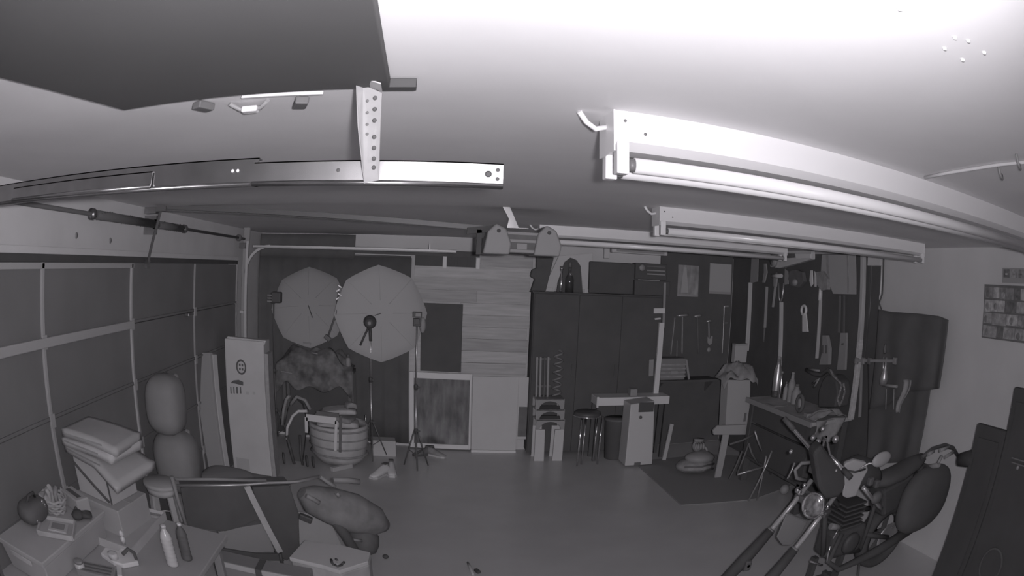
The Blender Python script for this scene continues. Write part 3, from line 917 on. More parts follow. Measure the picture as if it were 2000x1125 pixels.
cs = thing('pale_cushion', 'flat pale cushion on the floor between the stool and the printed box', 'cushion', (q.x, q.y, 0))
MB().ball((-1.78, 5.0, 0.34), (0.27, 0.27, 0.09), 20, 8, pw=0.6).build('cushion_top', mat('cushion_cloth', .30, .9), cs)
MB().box(-2.02, -1.54, 4.76, 5.24, 0.0, 0.28).build('cushion_base', M_grey, cs, bevel=0.04)

# round topped stool
sx, sy, sz = -1.93, 3.72, 0.70
stl = thing('round_stool', 'pale round topped stool with four slat legs behind the cluttered table', 'stool', (sx, sy, 0))
MB().lathe((sx, sy, sz - 0.035), [(0.14, 0), (0.155, 0.006), (0.155, 0.028), (0.145, 0.036)], 28).build('seat', M_card, stl)
MB().lathe((sx, sy, sz - 0.085), [(0.13, 0), (0.135, 0.05)], 28).build('seat_rim', M_palecloth, stl)
for k in range(4):
    a = PI / 4 + k * PI / 2 + 0.25
    MB().beam((sx + 0.11 * math.cos(a), sy + 0.11 * math.sin(a), sz - 0.04), (sx + 0.17 * math.cos(a), sy + 0.17 * math.sin(a), 0.005), 0.05, 0.022, (math.cos(a), math.sin(a), 0)).build('leg', M_card, stl)
for z in (0.22, 0.4):
    MB().tube([(sx + 0.15 * math.cos(a), sy + 0.15 * math.sin(a), z) for a in np.linspace(0, 2 * PI, 21)[:-1]], 0.009, 6, closed=True).build('foot_ring', M_steel, stl)

# ================================================================== back wall, right half
cb = thing('black_cupboard', 'very large flat black cupboard right of the plank wall', 'cupboard', (2.05, 8.0, 0))
MB().box(1.24, 2.86, 7.94, 8.19, 0.03, 1.985).build('body', M_blackpaint, cb, bevel=0.006)
for i, (x0, x1) in enumerate(((1.25, 1.786), (1.788, 2.322), (2.324, 2.85))):
    MB().box(x0, x1, 7.92, 7.94, 0.05, 1.975).build('door', M_blackpaint, cb, bevel=0.004)
    MB().box(x1 - 0.06, x1 - 0.045, 7.905, 7.92, 1.0, 1.15).build('handle', M_blackplastic, cb, bevel=0.003)
MB().box(1.22, 2.88, 7.90, 8.19, 1.985, 2.0).build('top_board', M_blackpaint, cb, bevel=0.003)

# things standing on the cupboard
Y = 8.0
q = aty(1118, 572, Y)
ar = thing('white_arch', 'white arched frame on the black cupboard with a dark bottle inside it', 'arch', (q.x, Y, 2.0))
pr = [(1093, 500), (1160, 494), (1158, 574), (1140, 574), (1136, 520), (1128, 508), (1116, 503), (1104, 512), (1098, 530), (1084, 574), (1060, 574)]
MB().prism([Vector((p.x, Y + 0.05, max(2.0, p.z))) for p in pxl(pr, Y)], (0, 0.03, 0)).build('arch_frame', M_wall, ar, bevel=0.004)
bk_ = [Vector((p.x, Y + 0.09, max(2.0, p.z))) for p in pxl([(1090, 574), (1096, 530), (1102, 510), (1116, 500), (1129, 506), (1138, 522), (1142, 574)], Y)]
MB().prism(bk_, (0, 0.03, 0)).build('dark_back', M_blackpaint, ar)
for px in (1072, 1150):
    p = aty(px, 565, Y)
    MB().box(p.x - 0.05, p.x + 0.05, Y + 0.02, Y + 0.06, 2.0, 2.05).build('foot_block', M_wall, ar, bevel=0.004)
p = aty(1113, 540, Y)
bt = thing('dark_bottle', 'dark bottle with shiny shoulder inside the white arch on the black cupboard', 'bottle', (p.x, Y, 2.0))
MB().lathe((p.x, Y, 2.0), [(0.05, 0), (0.052, 0.16), (0.035, 0.2), (0.018, 0.24), (0.018, 0.3), (0.02, 0.305)], 18).build('glass_body', mat('dark_gloss', 0.06, 0.08, spec=0.8), bt)
MB().ball((p.x - 0.0, Y - 0.04, 2.215), 0.022, 10, 6).build('shiny_seal', M_chrome, bt)
MB().lathe((p.x, Y, 2.3), [(0.02, 0), (0.02, 0.05), (0.01, 0.06)], 12).build('stopper', M_darkgrey, bt)
p = aty(1096, 525, Y - 0.02)
tag(MB().lathe((p.x, Y - 0.06, 2.0), [(0.02, 0), (0.012, 0.02), (0.010, 0.24), (0.024, 0.26), (0.026, 0.30), (0.01, 0.31)], 14).build('candlestick', M_chrome, loc=(p.x, Y - 0.06, 2.0)),
    'slim shiny candlestick at the left foot of the white arch', 'candlestick')
p = aty(1065, 540, Y)
tag(MB().prism([Vector((v.x, Y, max(2.002, v.z))) for v in pxl([(1048, 498), (1082, 503), (1066, 573), (1037, 573), (1045, 545), (1036, 540), (1040, 526), (1048, 524)], Y)], (0, 0.1, 0)).build('black_bag', M_black, loc=(p.x, Y, 2.0), bevel=0.012),
    'black bag wedged on the cupboard between planks and white arch', 'bag')
p0, p1 = aty(1152, 510, 8.0), aty(1245, 572, 8.0)
tag(MB().box(p0.x, p1.x, 7.98, 8.15, 2.002, p0.z).build('black_case', M_blackpaint, loc=(p0.x, 8.0, 2.0), bevel=0.015), 'long black case standing on the cupboard right of the white arch', 'case')
rd = thing('radio', 'black radio with one pale dial on the right end of the cupboard top', 'radio', tuple(aty(1272, 540, 7.93)))
p0, p1 = aty(1242, 513, 7.93), aty(1302, 548, 7.93)
MB().box(p0.x, p1.x, 7.93, 8.1, p1.z, p0.z).build('radio_body', M_blackpaint, rd, bevel=0.01)
p = aty(1254, 523, 7.925)
MB().lathe(p, [(0.04, 0), (0.036, -0.012)], 18, axis=(0, 1, 0)).build('dial', M_grey, rd)
for py in (520, 528, 535):
    a, b = aty(1264, py, 7.925), aty(1299, py, 7.925)
    MB().box(a.x, b.x, 7.92, 7.93, a.z - 0.008, a.z + 0.008).build('grille_bar', M_grey if py != 520 else M_darkgrey, rd, bevel=0.002)
p0, p1 = aty(1238, 546, 7.95), aty(1306, 570, 7.95)
tag(MB().box(p0.x, p1.x, 7.9, 8.12, 2.002, p1.z + 0.13).build('black_crate', M_blackpaint, loc=(p0.x, 7.9, 2.0), bevel=0.01), 'black crate under the black radio', 'crate')
p0, p1 = aty(1195, 477, 8.1), aty(1303, 500, 8.1)
wb = thing('wall_heater', 'long pale wall unit with a grey band under the ceiling above the radio', 'wall unit', (p0.x, 8.15, p1.z))
MB().box(p0.x, p1.x, 8.08, 8.2, p1.z, p0.z + 0.01).build('casing', M_wall, wb, bevel=0.012)
MB().box(p0.x + 0.06, p1.x - 0.05, 8.07, 8.08, p1.z + 0.015, p1.z + 0.05).build('louvre', M_grey, wb)
MB().box(p0.x + 0.18, p0.x + 0.34, 8.07, 8.08, p1.z + 0.07, p1.z + 0.10).build('grey_badge', M_darkgrey, wb)
p = aty(1186, 492, 8.15)
tag(MB().box(p.x - 0.04, p.x + 0.03, 8.14, 8.2, p.z - 0.08, 2.6).build('wall_batten', M_wall, loc=(p.x, 8.2, p.z), bevel=0.004), 'short pale wooden batten on the wall left of the long wall unit', 'batten')

# black tool boards
pb = thing('tool_board', 'black tool board on the back wall behind hammers and two paper sheets', 'tool board', (3.44, 8.18, 0.5))
MB().box(2.9, 4.0, 8.165, 8.198, 0.01, 2.585).build('board', M_blackpaint, pb, bevel=0.003)
MB().box(2.9, 4.0, 8.155, 8.165, 2.545, 2.585).build('top_strip', M_blackplastic, pb)
pb2 = thing('tool_board', 'long black tool board on the right wall over the workbench', 'tool board', (4.0, 6.3, 1.0))
MB().box(3.995, 4.018, 4.72, 8.15, 0.01, 2.565).build('board', M_blackpaint, pb2, bevel=0.003)
MB().box(3.985, 3.995, 4.72, 8.15, 2.53, 2.565).build('top_strip', M_blackplastic, pb2)
M_print = mat('printed_paper', 0.27, 0.8, noise=0.35, nscale=14, stretch=(1, 1, 0.35))
for (a, b, c, d, mm, lab) in ((1325, 517, 1363, 580, M_print, 'narrow printed sheet on the back tool board, streaked with tall pale shapes'), (1387, 514, 1427, 575, M_paper, 'plain grey paper sheet on the back tool board')):
    p0, p1 = aty(a, b, 8.16), aty(c, d, 8.16)
    t = thing('paper_sheet', lab, 'paper', ((p0.x + p1.x) / 2, 8.16, p1.z))
    MB().box(p0.x, p1.x, 8.16, 8.164, p1.z, p0.z).build('sheet', mm, t)
    MB().box(p0.x, p1.x, 8.157, 8.16, p1.z, p1.z + 0.03).build('bottom_edge', M_grey, t)
    if mm is M_print:
        MB().prism([(p0.x + 0.05, 8.157, p1.z + 0.05), (p0.x + 0.16, 8.157, p1.z + 0.05), (p0.x + 0.12, 8.157, p0.z - 0.03), (p0.x + 0.08, 8.157, p0.z - 0.03)], (0, 0.003, 0)).build('printed_shape', M_paper, t)

# post standing before the cupboard end
wpost = thing('white_post', 'slim pale upright post with brackets at the right edge of the cupboard', 'post', tuple(aty(1282, 780, 7.8)))
MB().beam(aty(1298, 552, 7.8), aty(1295, 640, 7.8), 0.03, 0.03, (0, 1, 0)).build('upper_post', M_grey, wpost)
MB().beam(aty(1292, 630, 7.79), aty(1279, 782, 7.79), 0.065, 0.035, (0, 1, 0)).build('lower_post', M_white, wpost)
MB().beam(aty(1277, 607, 7.76), aty(1298, 607, 7.76), 0.03, 0.06).build('bracket', M_white, wpost)
MB().beam(aty(1279, 623, 7.76), aty(1290, 622, 7.76), 0.02, 0.02).build('small_bracket', M_white, wpost)
MB().beam(aty(1272, 702, 7.76), aty(1271, 734, 7.76), 0.06, 0.02, (0, 1, 0)).build('side_plate', M_grey, wpost)

# stacked step stools
for i in range(3):
    c = aty(1074, 782 + 25 * i, 7.65)
    zt = 0.53 + 0.125 * (2 - i)
    t = thing('step_stool', ('topmost pale plastic step stool of the stack before the black cupboard', 'middle pale plastic step stool of the stack before the black cupboard', 'lowest pale plastic step stool of the stack, its legs on the floor')[i], 'stool', (c.x, 7.6, 0), 'stacked step stools')
    w = 0.17
    n = 10
    out = [(-w, zt - 0.125)] + [(-w, zt)] + [(w, zt)] + [(w, zt - 0.125)]
    arch = [(0.125 * math.cos(PI * k / n), zt - 0.125 + 0.095 * math.sin(PI * k / n)) for k in range(n + 1)]
    poly = [(c.x + a, 7.62, b) for a, b in out] + [(c.x + a, 7.62, b) for a, b in arch[::1]]
    MB().prism(poly, (0, 0.03, 0)).build('arched_side', M_grey, t, bevel=0.003)
    MB().prism([(p[0], p[1] + 0.22, p[2]) for p in poly], (0, 0.03, 0)).build('arched_side', M_grey, t, bevel=0.003)
    MB().box(c.x - w, c.x + w, 7.62, 7.87, zt - 0.02, zt).build('step_top', M_grey, t, bevel=0.006)
    if i == 2:
        for sx_ in (-1, 1):
            for yy in (7.62, 7.84):
                MB().prism([(c.x + sx_ * 0.17, yy, zt - 0.125), (c.x + sx_ * 0.06, yy, zt - 0.125), (c.x + sx_ * 0.05, yy, 0.0), (c.x + sx_ * 0.17, yy, 0.0)], (0, 0.03, 0)).build('leg', M_whiteplastic, t, bevel=0.004)
Y = 7.75
cr = thing('slatted_rack', 'narrow upright rack of pale slats on top of the step stools', 'rack', tuple(aty(1060, 758, Y)))
for px in (1049, 1056, 1064, 1071):
    a, b = aty(px, 697, Y), aty(px - 1, 757, Y)
    MB().beam(a, Vector((b.x, Y, 0.782)), 0.022 if px != 1064 else 0.012, 0.02, (0, 1, 0)).build('slat', M_grey if px != 1064 else M_darkgrey, cr, bevel=0.002)
for py in (701, 754):
    a, b = aty(1046, py, Y + 0.02), aty(1075, py, Y + 0.02)
    MB().beam(a, b, 0.02, 0.025).build('cross_bar', M_darkgrey, cr)
a = aty(1091, 684, Y)
hs = [Vector((a.x + 0.05 * math.sin(k * 0.9), Y - 0.03 + 0.03 * math.cos(k * 0.9), lerp(a.z, 0.80, k / 40))) for k in range(41)]
tag(MB().tube(hs, 0.014, 6).build('coiled_cord', mat('cord_grey', 0.2, 0.5), loc=(a.x, Y, 0.8)), 'dark coiled cord hanging over the step stools beside the slatted rack', 'cord')

# table with white top edge, bins beneath
a, b = aty(1166, 777, 7.55), aty(1308, 778, 7.55)
tb = thing('side_table', 'narrow white table in front of the black cupboard, bins below it', 'table', ((a.x + b.x) / 2, 7.7, 0))
MB().box(a.x, b.x, 7.55, 7.83, a.z - 0.1, a.z).build('table_top', M_white, tb, bevel=0.006)
MB().box(a.x + 0.0, a.x + 0.025, 7.545, 7.55, a.z - 0.12, a.z + 0.01).build('corner_strip', M_white, tb)
for x in (a.x + 0.03, b.x - 0.03):
    for y in (7.58, 7.8):
        MB().box(x - 0.02, x + 0.02, y - 0.02, y + 0.02, 0, a.z - 0.1).build('leg', M_blackplastic, tb)
c = aty(1203, 880, 7.62)
bn = thing('waste_bin', 'black tapered waste bin under the narrow white table', 'bin', (c.x, 7.66, 0))
MB().lathe((c.x, 7.68, 0.0), [(0.12, 0), (0.125, 0.01), (0.16, 0.5), (0.165, 0.52), (0.15, 0.52), (0.15, 0.48)], 20).build('bin_body', M_blackpaint, bn)
MB().lathe((c.x, 7.68, 0.50), [(0.165, 0), (0.17, 0.012), (0.165, 0.024)], 20).build('bin_rim', M_darkgrey, bn)
Yc = 7.2
wc = thing('white_canister', 'tapered white appliance with dark window and knob, right of the black waste bin', 'appliance', tuple(Vector((aty(1253, 870, Yc).x, Yc, 0))))
pr = pxl([(1232, 790), (1279, 783), (1279, 868), (1225, 870)], Yc)
pr[2].z = pr[3].z = 0.02
MB().prism(pr, (0, 0.3, 0)).build('casing', M_whiteplastic, wc, bevel=0.012)
p0, p1 = aty(1249, 783, Yc), aty(1276, 804, Yc)
MB().box(p0.x, p1.x, Yc - 0.006, Yc + 0.002, p1.z, p0.z - 0.02).build('dark_window', M_blackplastic, wc, bevel=0.003)
p = aty(1251, 815, Yc)
MB().lathe(p, [(0.02, 0.002), (0.018, -0.012)], 12, axis=(0, 1, 0)).build('knob', M_ink, wc)
p = aty(1240, 868, Yc)
MB().box(p.x + 0.02, p.x + 0.1, Yc - 0.005, Yc + 0.01, 0.02, 0.06).build('foot_recess', M_ink, wc)
p = aty(1239, 768, 7.6)
tag(MB().box(p.x - 0.05, p.x + 0.04, 7.6, 7.72, tb.children[0].location.z + a.z + 0.002, p.z + 0.05).build('pale_tin', M_grey, loc=(p.x, 7.6, a.z), bevel=0.008), 'small pale tin on the narrow white table near the post', 'tin')
# chrome leg stool
Yq = 7.35
q0 = aty(1138, 812, Yq)
cl2 = thing('chrome_stool', 'black stool on thin chrome legs left of the waste bin', 'stool', (q0.x + 0.08, Yq, 0))
MB().lathe((q0.x + 0.08, Yq + 0.1, q0.z - 0.02), [(0.15, 0), (0.16, 0.012), (0.155, 0.045), (0.14, 0.055)], 24).build('seat', M_blackplastic, cl2)
MB().tube([(q0.x + 0.08 + 0.16 * math.cos(t), Yq + 0.1 + 0.16 * math.sin(t), q0.z - 0.015) for t in np.linspace(0, 2 * PI, 25)[:-1]], 0.009, 6, closed=True).build('seat_ring', M_chrome, cl2)
for px, dy in ((1137, 0.0), (1145, 0.06), (1177, 0.04), (1168, 0.2)):
    g = aty(px, 815, Yq + dy)
    MB().tube([(g.x, Yq + dy, q0.z - 0.02), (g.x - 0.012, Yq + dy, 0.008)], 0.012, 8).build('leg', M_chrome, cl2)

# folded pole beside the table
a, b = aty(1312, 828, 7.4), aty(1302, 876, 7.4)
tag(MB().beam(a, Vector((b.x - 0.02, 7.4, 0.0)), 0.05, 0.03, (0, 1, 0)).build('pale_batten', M_card, loc=(b.x, 7.4, 0), bevel=0.003), 'short pale batten standing right of the white appliance', 'batten')

# hanging tools ---------------------------------------------------------
def hammer(p0, p1, hw, mm, parent_label, n, hm=None):
    """p0 top, p1 bottom, n = direction out of the wall"""
    n = Vector(n)
    t = thing('hammer', parent_label, 'hammer', tuple(p0))
    d = (p1 - p0).normalized()
    s = d.cross(n).normalized()
    MB().tube([p0 + n * 0.02, lerp(p0, p1, 0.5) + n * 0.02, p1 + n * 0.02], [0.011, 0.012, 0.016], 8).build('handle', mm, t)
    MB().tube([p0 - s * hw + n * 0.02, p0 - s * hw * 0.6 + n * 0.02, p0 + s * hw * 0.4 + n * 0.02, p0 + s * hw + n * 0.015], [0.017, 0.02, 0.018, 0.006], 8).build('head', hm or M_steel, t)
    return t


def bar(name, lab, cat, p0, p1, w, th, mm, n, extra=None):
    n = Vector(n)
    t = thing(name, lab, cat, tuple(p0))
    MB().beam(p0 + n * (th / 2 + 0.004), p1 + n * (th / 2 + 0.004), th, w, tuple(n)).build('blade' if name == 'hand_saw' else 'bar', mm, t, bevel=min(w, th) * 0.2)
    if extra: extra(t, p0, p1, n)
    return t


NB = (0, -1, 0)
B = lambda a, b: aty(a, b, 8.161)
hammer(B(1332, 616), B(1331, 690), 0.085, M_greycloth, 'pale-headed hammer hanging at the left of the back tool board', NB)
hammer(B(1361, 617), B(1363, 690), 0.06, M_darkgrey, 'small hammer hanging between two longer tools on the back tool board', NB)
hammer(B(1383, 627), B(1384, 662), 0.04, M_grey, 'short tack hammer hanging over the pale gun-shaped tool', NB)
def jaw(t, p0, p1, n):
    s = (p1 - p0).normalized().cross(n)
    MB().beam(p0 + n * 0.02, p0 + n * 0.02 - s * 0.06, 0.02, 0.03, tuple(n)).build('jaw', M_steel, t)
    q = lerp(p0, p1, 0.35)
    MB().beam(q + n * 0.02, q + n * 0.02 - s * 0.05, 0.02, 0.03, tuple(n)).build('sliding_jaw', M_darkgrey, t)
bar('pry_bar', 'wide pale pry bar at the left end of the back tool board', 'pry bar', B(1317, 620), B(1309, 692), 0.035, 0.012, M_grey, NB)
bar('bar_clamp', 'long bar clamp with a short jaw on the back tool board', 'clamp', B(1414, 598), B(1410, 690), 0.016, 0.012, M_steel, NB, jaw)
p = B(1384, 668)
dg = thing('caulking_gun', 'pale gun-shaped tool hanging low on the back tool board', 'tool', tuple(p))
MB().prism([p + Vector(v) for v in ((-0.04, -0.01, 0.08), (-0.01, -0.01, 0.05), (0.01, -0.01, 0.05), (0.02, -0.01, 0.09), (0.045, -0.01, 0.08), (0.04, -0.01, -0.02), (0.0, -0.01, -0.04), (-0.03, -0.01, -0.01))], (0, -0.03, 0)).build('tool_body', M_grey, dg, bevel=0.006)
MB().ball(p + Vector((0, -0.03, -0.10)), (0.03, 0.02, 0.035), 10, 6).build('tool_knob', M_grey, dg)
bar('cord_loop', 'thin doubled cord hanging beside the pry bar on the back tool board', 'cord', B(1322, 665), B(1321, 705), 0.012, 0.008, M_grey, NB)

shelf = thing('back_shelf', 'black shelf below the hammers carrying a ribbed basket', 'shelf', tuple(aty(1320, 745, 7.95)))
a, b = aty(1290, 744, 7.85), aty(1400, 748, 7.85)
MB().box(a.x, b.x, 7.85, 8.16, a.z - 0.03, a.z).build('shelf_board', M_blackpaint, shelf)
for x in (a.x + 0.05, b.x - 0.05):
    MB().prism([(x, 8.16, a.z - 0.03), (x, 8.16, a.z - 0.2), (x, 7.9, a.z - 0.03)], (0.02, 0, 0)).build('bracket', M_darkgrey, shelf)
sz_ = a.z
a, b = aty(1292, 700, 7.9), aty(1336, 740, 7.9)
bb = thing('ribbed_basket', 'grey ribbed basket on the black shelf below the hammers', 'basket', ((a.x + b.x) / 2, 7.95, sz_))
MB().box(a.x, b.x, 7.88, 8.1, sz_ + 0.002, a.z).build('basket_body', mat('basket_grey', 0.2, 0.7), bb, bevel=0.01)
for f in (0.18, 0.36, 0.54, 0.72):
    zz = lerp(sz_, a.z, f)
    MB().box(a.x - 0.004, b.x + 0.004, 7.872, 7.882, zz - 0.012, zz + 0.012).build('rib', M_greycloth, bb)
MB().box((a.x + b.x) / 2 - 0.04, (a.x + b.x) / 2 + 0.06, 7.868, 7.873, sz_ + 0.08, sz_ + 0.12).build('label_plate', M_grey, bb)
g0, g1 = aty(1340, 702, 7.9), aty(1346, 738, 7.9)
tag(MB().beam(g0, Vector((g1.x, 7.9, sz_)), 0.03, 0.02, (0, 1, 0)).build('wood_offcut', M_grey, loc=(g1.x, 7.9, sz_), bevel=0.003), 'short pale wood offcut leaning against the ribbed basket', 'offcut')

# right wall tools -------------------------------------------------------
NR = (-1, 0, 0)
W = lambda a, b: atx(a, b, 3.985)


def wpoly(name, lab, cat, pts, mm, th=0.02, extra=None, bev=0.004):
    ps = [W(*p) for p in pts]
    c = sum(ps, Vector()) / len(ps)
    t = thing(name, lab, cat, tuple(c))
    MB().prism(ps, (-th, 0, 0)).build('body', mm, t, bevel=bev)
    if extra: extra(t, c, th)
    return t


wpoly('white_sheet', 'big plain white sheet pinned high on the right tool board', 'sheet', [(1606, 497), (1672, 497), (1673, 575), (1628, 574), (1616, 545), (1604, 530)], M_paper, 0.008,
      lambda t, c, th: [MB().prism([W(1655, 499), W(1658, 499), W(1659, 573), W(1656, 573)], (-0.011, 0, 0)).build('fold_line', M_greycloth, t), MB().prism([W(1614, 499), W(1619, 499), W(1622, 548), W(1617, 546)], (-0.011, 0, 0)).build('fold_line', M_greycloth, t)])


def cam_holes(t, c, th):
    q = W(1520, 508)
    MB().lathe(q + Vector((-th, 0, 0)), [(0.09, 0), (0.085, -0.03)], 16, axis=(1, 0, 0)).build('round_disc', M_grey, t)
    MB().lathe(q + Vector((-th - 0.03, 0, 0)), [(0.03, 0), (0.025, -0.01)], 12, axis=(1, 0, 0)).build('hub', M_darkgrey, t)
    MB().prism([W(1545, 496), W(1561, 496), W(1561, 504), W(1546, 505)], (-th - 0.01, 0, 0)).build('dark_slot', M_darkgrey, t)
    MB().prism([W(1562, 497), W(1592, 497), W(1592, 505), W(1565, 506)], (-th - 0.015, 0, 0)).build('pale_block', M_white, t)


wpoly('saw_guard', 'white power tool with a round disc hung at the top of the right tool board', 'power tool', [(1507, 489), (1592, 491), (1592, 507), (1568, 514), (1545, 520), (1530, 524), (1512, 522)], M_wall, 0.06, cam_holes)
wpoly('hand_saw', 'pale broad-bladed saw at the far corner of the right tool board', 'saw', [(1469, 503), (1482, 504), (1481, 550), (1466, 553)], M_grey, 0.012,
      lambda t, c, th: MB().beam(W(1468, 552) + Vector((-0.02, 0, 0)), W(1461, 685) + Vector((-0.02, 0, 0)), 0.02, 0.06, NR).build('long_handle', M_woodpost, t, bevel=0.004))


def fork(t, p0, p1, n):
    for dx in (-0.07, 0.07):
        MB().tube([p0 + n * 0.03, p0 + n * 0.03 + Vector((0, dx * 0.6, 0.05)), p0 + n * 0.03 + Vector((0, dx, 0.22))], 0.012, 6).build('prong', M_steel, t)


bar('garden_fork', 'forked long-handled tool with a pale shaft in the middle of the right tool board', 'fork', W(1528, 590), W(1524, 725), 0.06, 0.02, M_woodpost, NR, fork)
bar('level', 'long pale pole with a bright tip right of the middle of the right tool board', 'pole', W(1605, 562), W(1597, 700), 0.045, 0.02, M_woodpost, NR,
    lambda t, p0, p1, n: MB().tube([p0 + n * 0.02, p0 + n * 0.02 + (p1 - p0) * 0.18], [0.02, 0.026], 8).build('bright_tip', M_white, t))
bar('file', 'thin dark-handled file hanging left of the forked tool', 'file', W(1499, 560), W(1495, 640), 0.04, 0.012, M_grey, NR,
    lambda t, p0, p1, n: MB().tube([p1 + n * 0.012, p1 + n * 0.012 + (p1 - p0) * 0.35], [0.016, 0.012], 8).build('handle', M_darkgrey, t))
bar('chisel', 'slim pale chisel hanging between the file and the forked tool', 'chisel', W(1517, 548), W(1511, 600), 0.035, 0.014, M_grey, NR,
    lambda t, p0, p1, n: MB().tube([p0 + n * 0.012 - (p1 - p0) * 0.3, p0 + n * 0.012], [0.018, 0.016], 8).build('handle', M_darkgrey, t))


def ring(t, c, th):
    q = W(1572, 606) + Vector((-0.015, 0, 0))
    MB().tube([q + Vector((0, 0.055 * math.cos(a), 0.05 * math.sin(a))) for a in np.linspace(0, 2 * PI, 19)[:-1]], 0.018, 6, closed=True).build('ring_end', M_white, t)


wpoly('white_spanner', 'white ring-ended spanner hanging alone low on the right tool board', 'spanner', [(1569, 612), (1576, 612), (1580, 648), (1569, 648)], M_white, 0.02, ring)
wpoly('pruning_saw', 'pair of white pointed blades hanging under the white power tool', 'blade', [(1584, 528), (1588, 528), (1589, 555), (1585, 560), (1582, 548)], M_white, 0.012,
      lambda t, c, th: MB().prism([W(1592, 530), W(1595, 540), W(1595, 560), (W(1592, 560))], (-0.012, 0, 0)).build('second_blade', M_white, t))
wpoly('bow_saw', 'dark round-framed tool with pale knob below the white power tool', 'tool', [(1548, 530), (1560, 527), (1573, 532), (1576, 550), (1566, 562), (1550, 558), (1545, 545)], M_darkgrey, 0.05,
      lambda t, c, th: MB().ball(W(1561, 552) + Vector((-0.07, 0, 0)), (0.03, 0.06, 0.04), 10, 6).build('pale_knob', M_grey, t))
wpoly('tin_snips', 'small pale snips hanging near the top of the right tool board beside the broad saw', 'snips', [(1494, 515), (1498, 515), (1500, 532), (1495, 552), (1491, 552), (1494, 532)], M_grey, 0.02)
wpoly('paint_roller', 'pale T-shaped roller hanging under the disc of the white power tool', 'roller', [(1512, 535), (1528, 535), (1528, 543), (1520, 544), (1518, 560), (1514, 560), (1514, 544)], M_grey, 0.03,
      lambda t, c, th: MB().tube([W(1511, 539) + Vector((-0.03, 0, 0)), W(1530, 539) + Vector((-0.03, 0, 0))], 0.024, 10).build('roller_sleeve', M_palecloth, t))
wpoly('putty_knife', 'pale rectangular scraper hanging right of the roller', 'scraper', [(1534, 525), (1540, 530), (1541, 555), (1533, 556)], M_grey, 0.012,
      lambda t, c, th: MB().tube([W(1536, 524) + Vector((-0.01, 0, 0)), W(1535, 508) + Vector((-0.01, 0, 0))], 0.02, 8).build('handle', M_darkgrey, t))
wpoly('jerky_bag', 'pale rounded plastic pouch hanging at the left edge of the white sheet', 'pouch', [(1600, 532), (1612, 530), (1622, 545), (1622, 566), (1610, 568), (1601, 556)], M_greycloth, 0.05)
wpoly('silicone_gun', 'pale slotted caulking gun hanging low near the leaning posts', 'caulking gun', [(1612, 655), (1620, 655), (1625, 680), (1624, 712), (1606, 712), (1611, 690)], M_grey, 0.05,
      lambda t, c, th: [MB().prism([W(a, 674), W(a + 3, 674), W(a + 3, 690), W(a, 690)], (-0.06, 0, 0)).build('dark_slot', M_ink, t) for a in (1612, 1619)])
wpoly('grey_plank', 'broad grey plank hanging between caulking gun and leaning post', 'plank', [(1645, 650), (1657, 650), (1654, 722), (1638, 722)], M_grey, 0.03,
      lambda t, c, th: MB().prism([W(1648, 670), W(1652, 670), W(1651, 674), W(1647, 674)], (-0.034, 0, 0)).build('dark_hole', M_ink, t))
wpoly('strap', 'pair of thin grey straps hanging below the white sheet', 'strap', [(1639, 577), (1643, 577), (1641, 650), (1637, 650)], mat('strap_grey', 0.15, .8), 0.008,
      lambda t, c, th: MB().prism([W(1648, 577), W(1651, 577), W(1650, 650), W(1647, 650)], (-0.008, 0, 0)).build('second_strap', M_darkgrey, t))

# posts in front of the right wall
a, b = atx(1686, 490, 3.93), atx(1666, 790, 3.80)
pz = thing('leaning_post', 'tall pale wooden post at the near end of the right tool board', 'post', (b.x, b.y, 0.0))
MB().beam(a, lerp(a, b, 0.6), 0.055, 0.05, (1, 0, 0)).build('upper_post', M_woodpost, pz, bevel=0.004)
MB().beam(lerp(a, b, 0.58), Vector((b.x, b.y, 1.0)), 0.06, 0.05, (1, 0, 0)).build('lower_post', M_wood, pz, bevel=0.004)
a, b = atx(1682, 712, 3.93), atx(1679, 815, 3.93)
tag(MB().beam(a, b, 0.028, 0.03, (1, 0, 0)).build('short_post', M_grey, loc=b, bevel=0.004), 'shorter grey post just right of the tall pale leaning post', 'post')

# black covers hung on the right wall
def hang(pts_top, pts_bot, X, amp, waves, ph):
    def fn(u, v):
        i = u * (len(pts_top) - 1); k = min(int(i), len(pts_top) - 2); f = i - k
        tp = lerp(pts_top[k], pts_top[k + 1], f); bp = lerp(pts_bot[k], pts_bot[k + 1], f)
        p = lerp(tp, bp, v)
        return (X - amp * (0.4 + v) * (1 + math.sin(ph + u * waves * 2 * PI)) - 0.02, p.y, p.z)
    return fn


D = lambda a, b: atx(a, b, 3.9)
cv1 = thing('black_jacket', 'wide black jacket hung on the right wall beside the calendar', 'jacket', tuple(D(1780, 615)))
MB().sheet(hang([D(1716, 604), D(1740, 609), D(1790, 612), D(1832, 617), D(1853, 625)], [D(1700, 800), D(1735, 790), D(1775, 765), D(1814, 762), D(1838, 758)], 3.92, 0.014, 3.2, 0.4), 40, 14, (0.01, 0, 0)).build('jacket_cloth', M_black, cv1)
cv2 = thing('black_apron', 'long black cloth hanging below the black jacket down towards the motorcycle', 'cloth', tuple(D(1745, 770)))
MB().sheet(hang([D(1690, 700), D(1740, 690), D(1790, 690), D(1820, 700)], [D(1690, 905), D(1720, 905), D(1755, 905), D(1786, 900)], 3.96, 0.012, 2.6, 1.0), 36, 14, (0.01, 0, 0)).build('cloth', M_black, cv2)
cv3 = thing('black_strip', 'narrow black board on the right wall between tall post and black jacket', 'board', tuple(W(1711, 560)))
MB().prism([W(1703, 520), W(1721, 520), W(1716, 606), W(1712, 905), W(1636, 905), W(1690, 700), W(1700, 606)], (-0.008, 0, 0)).build('board', M_blackpaint, cv3, bevel=0.003)
MB().prism([W(1700, 490), W(1725, 491), W(1723, 519), W(1699, 519)], (-0.04, 0, 0)).build('pale_head', M_wall, cv3, bevel=0.003)
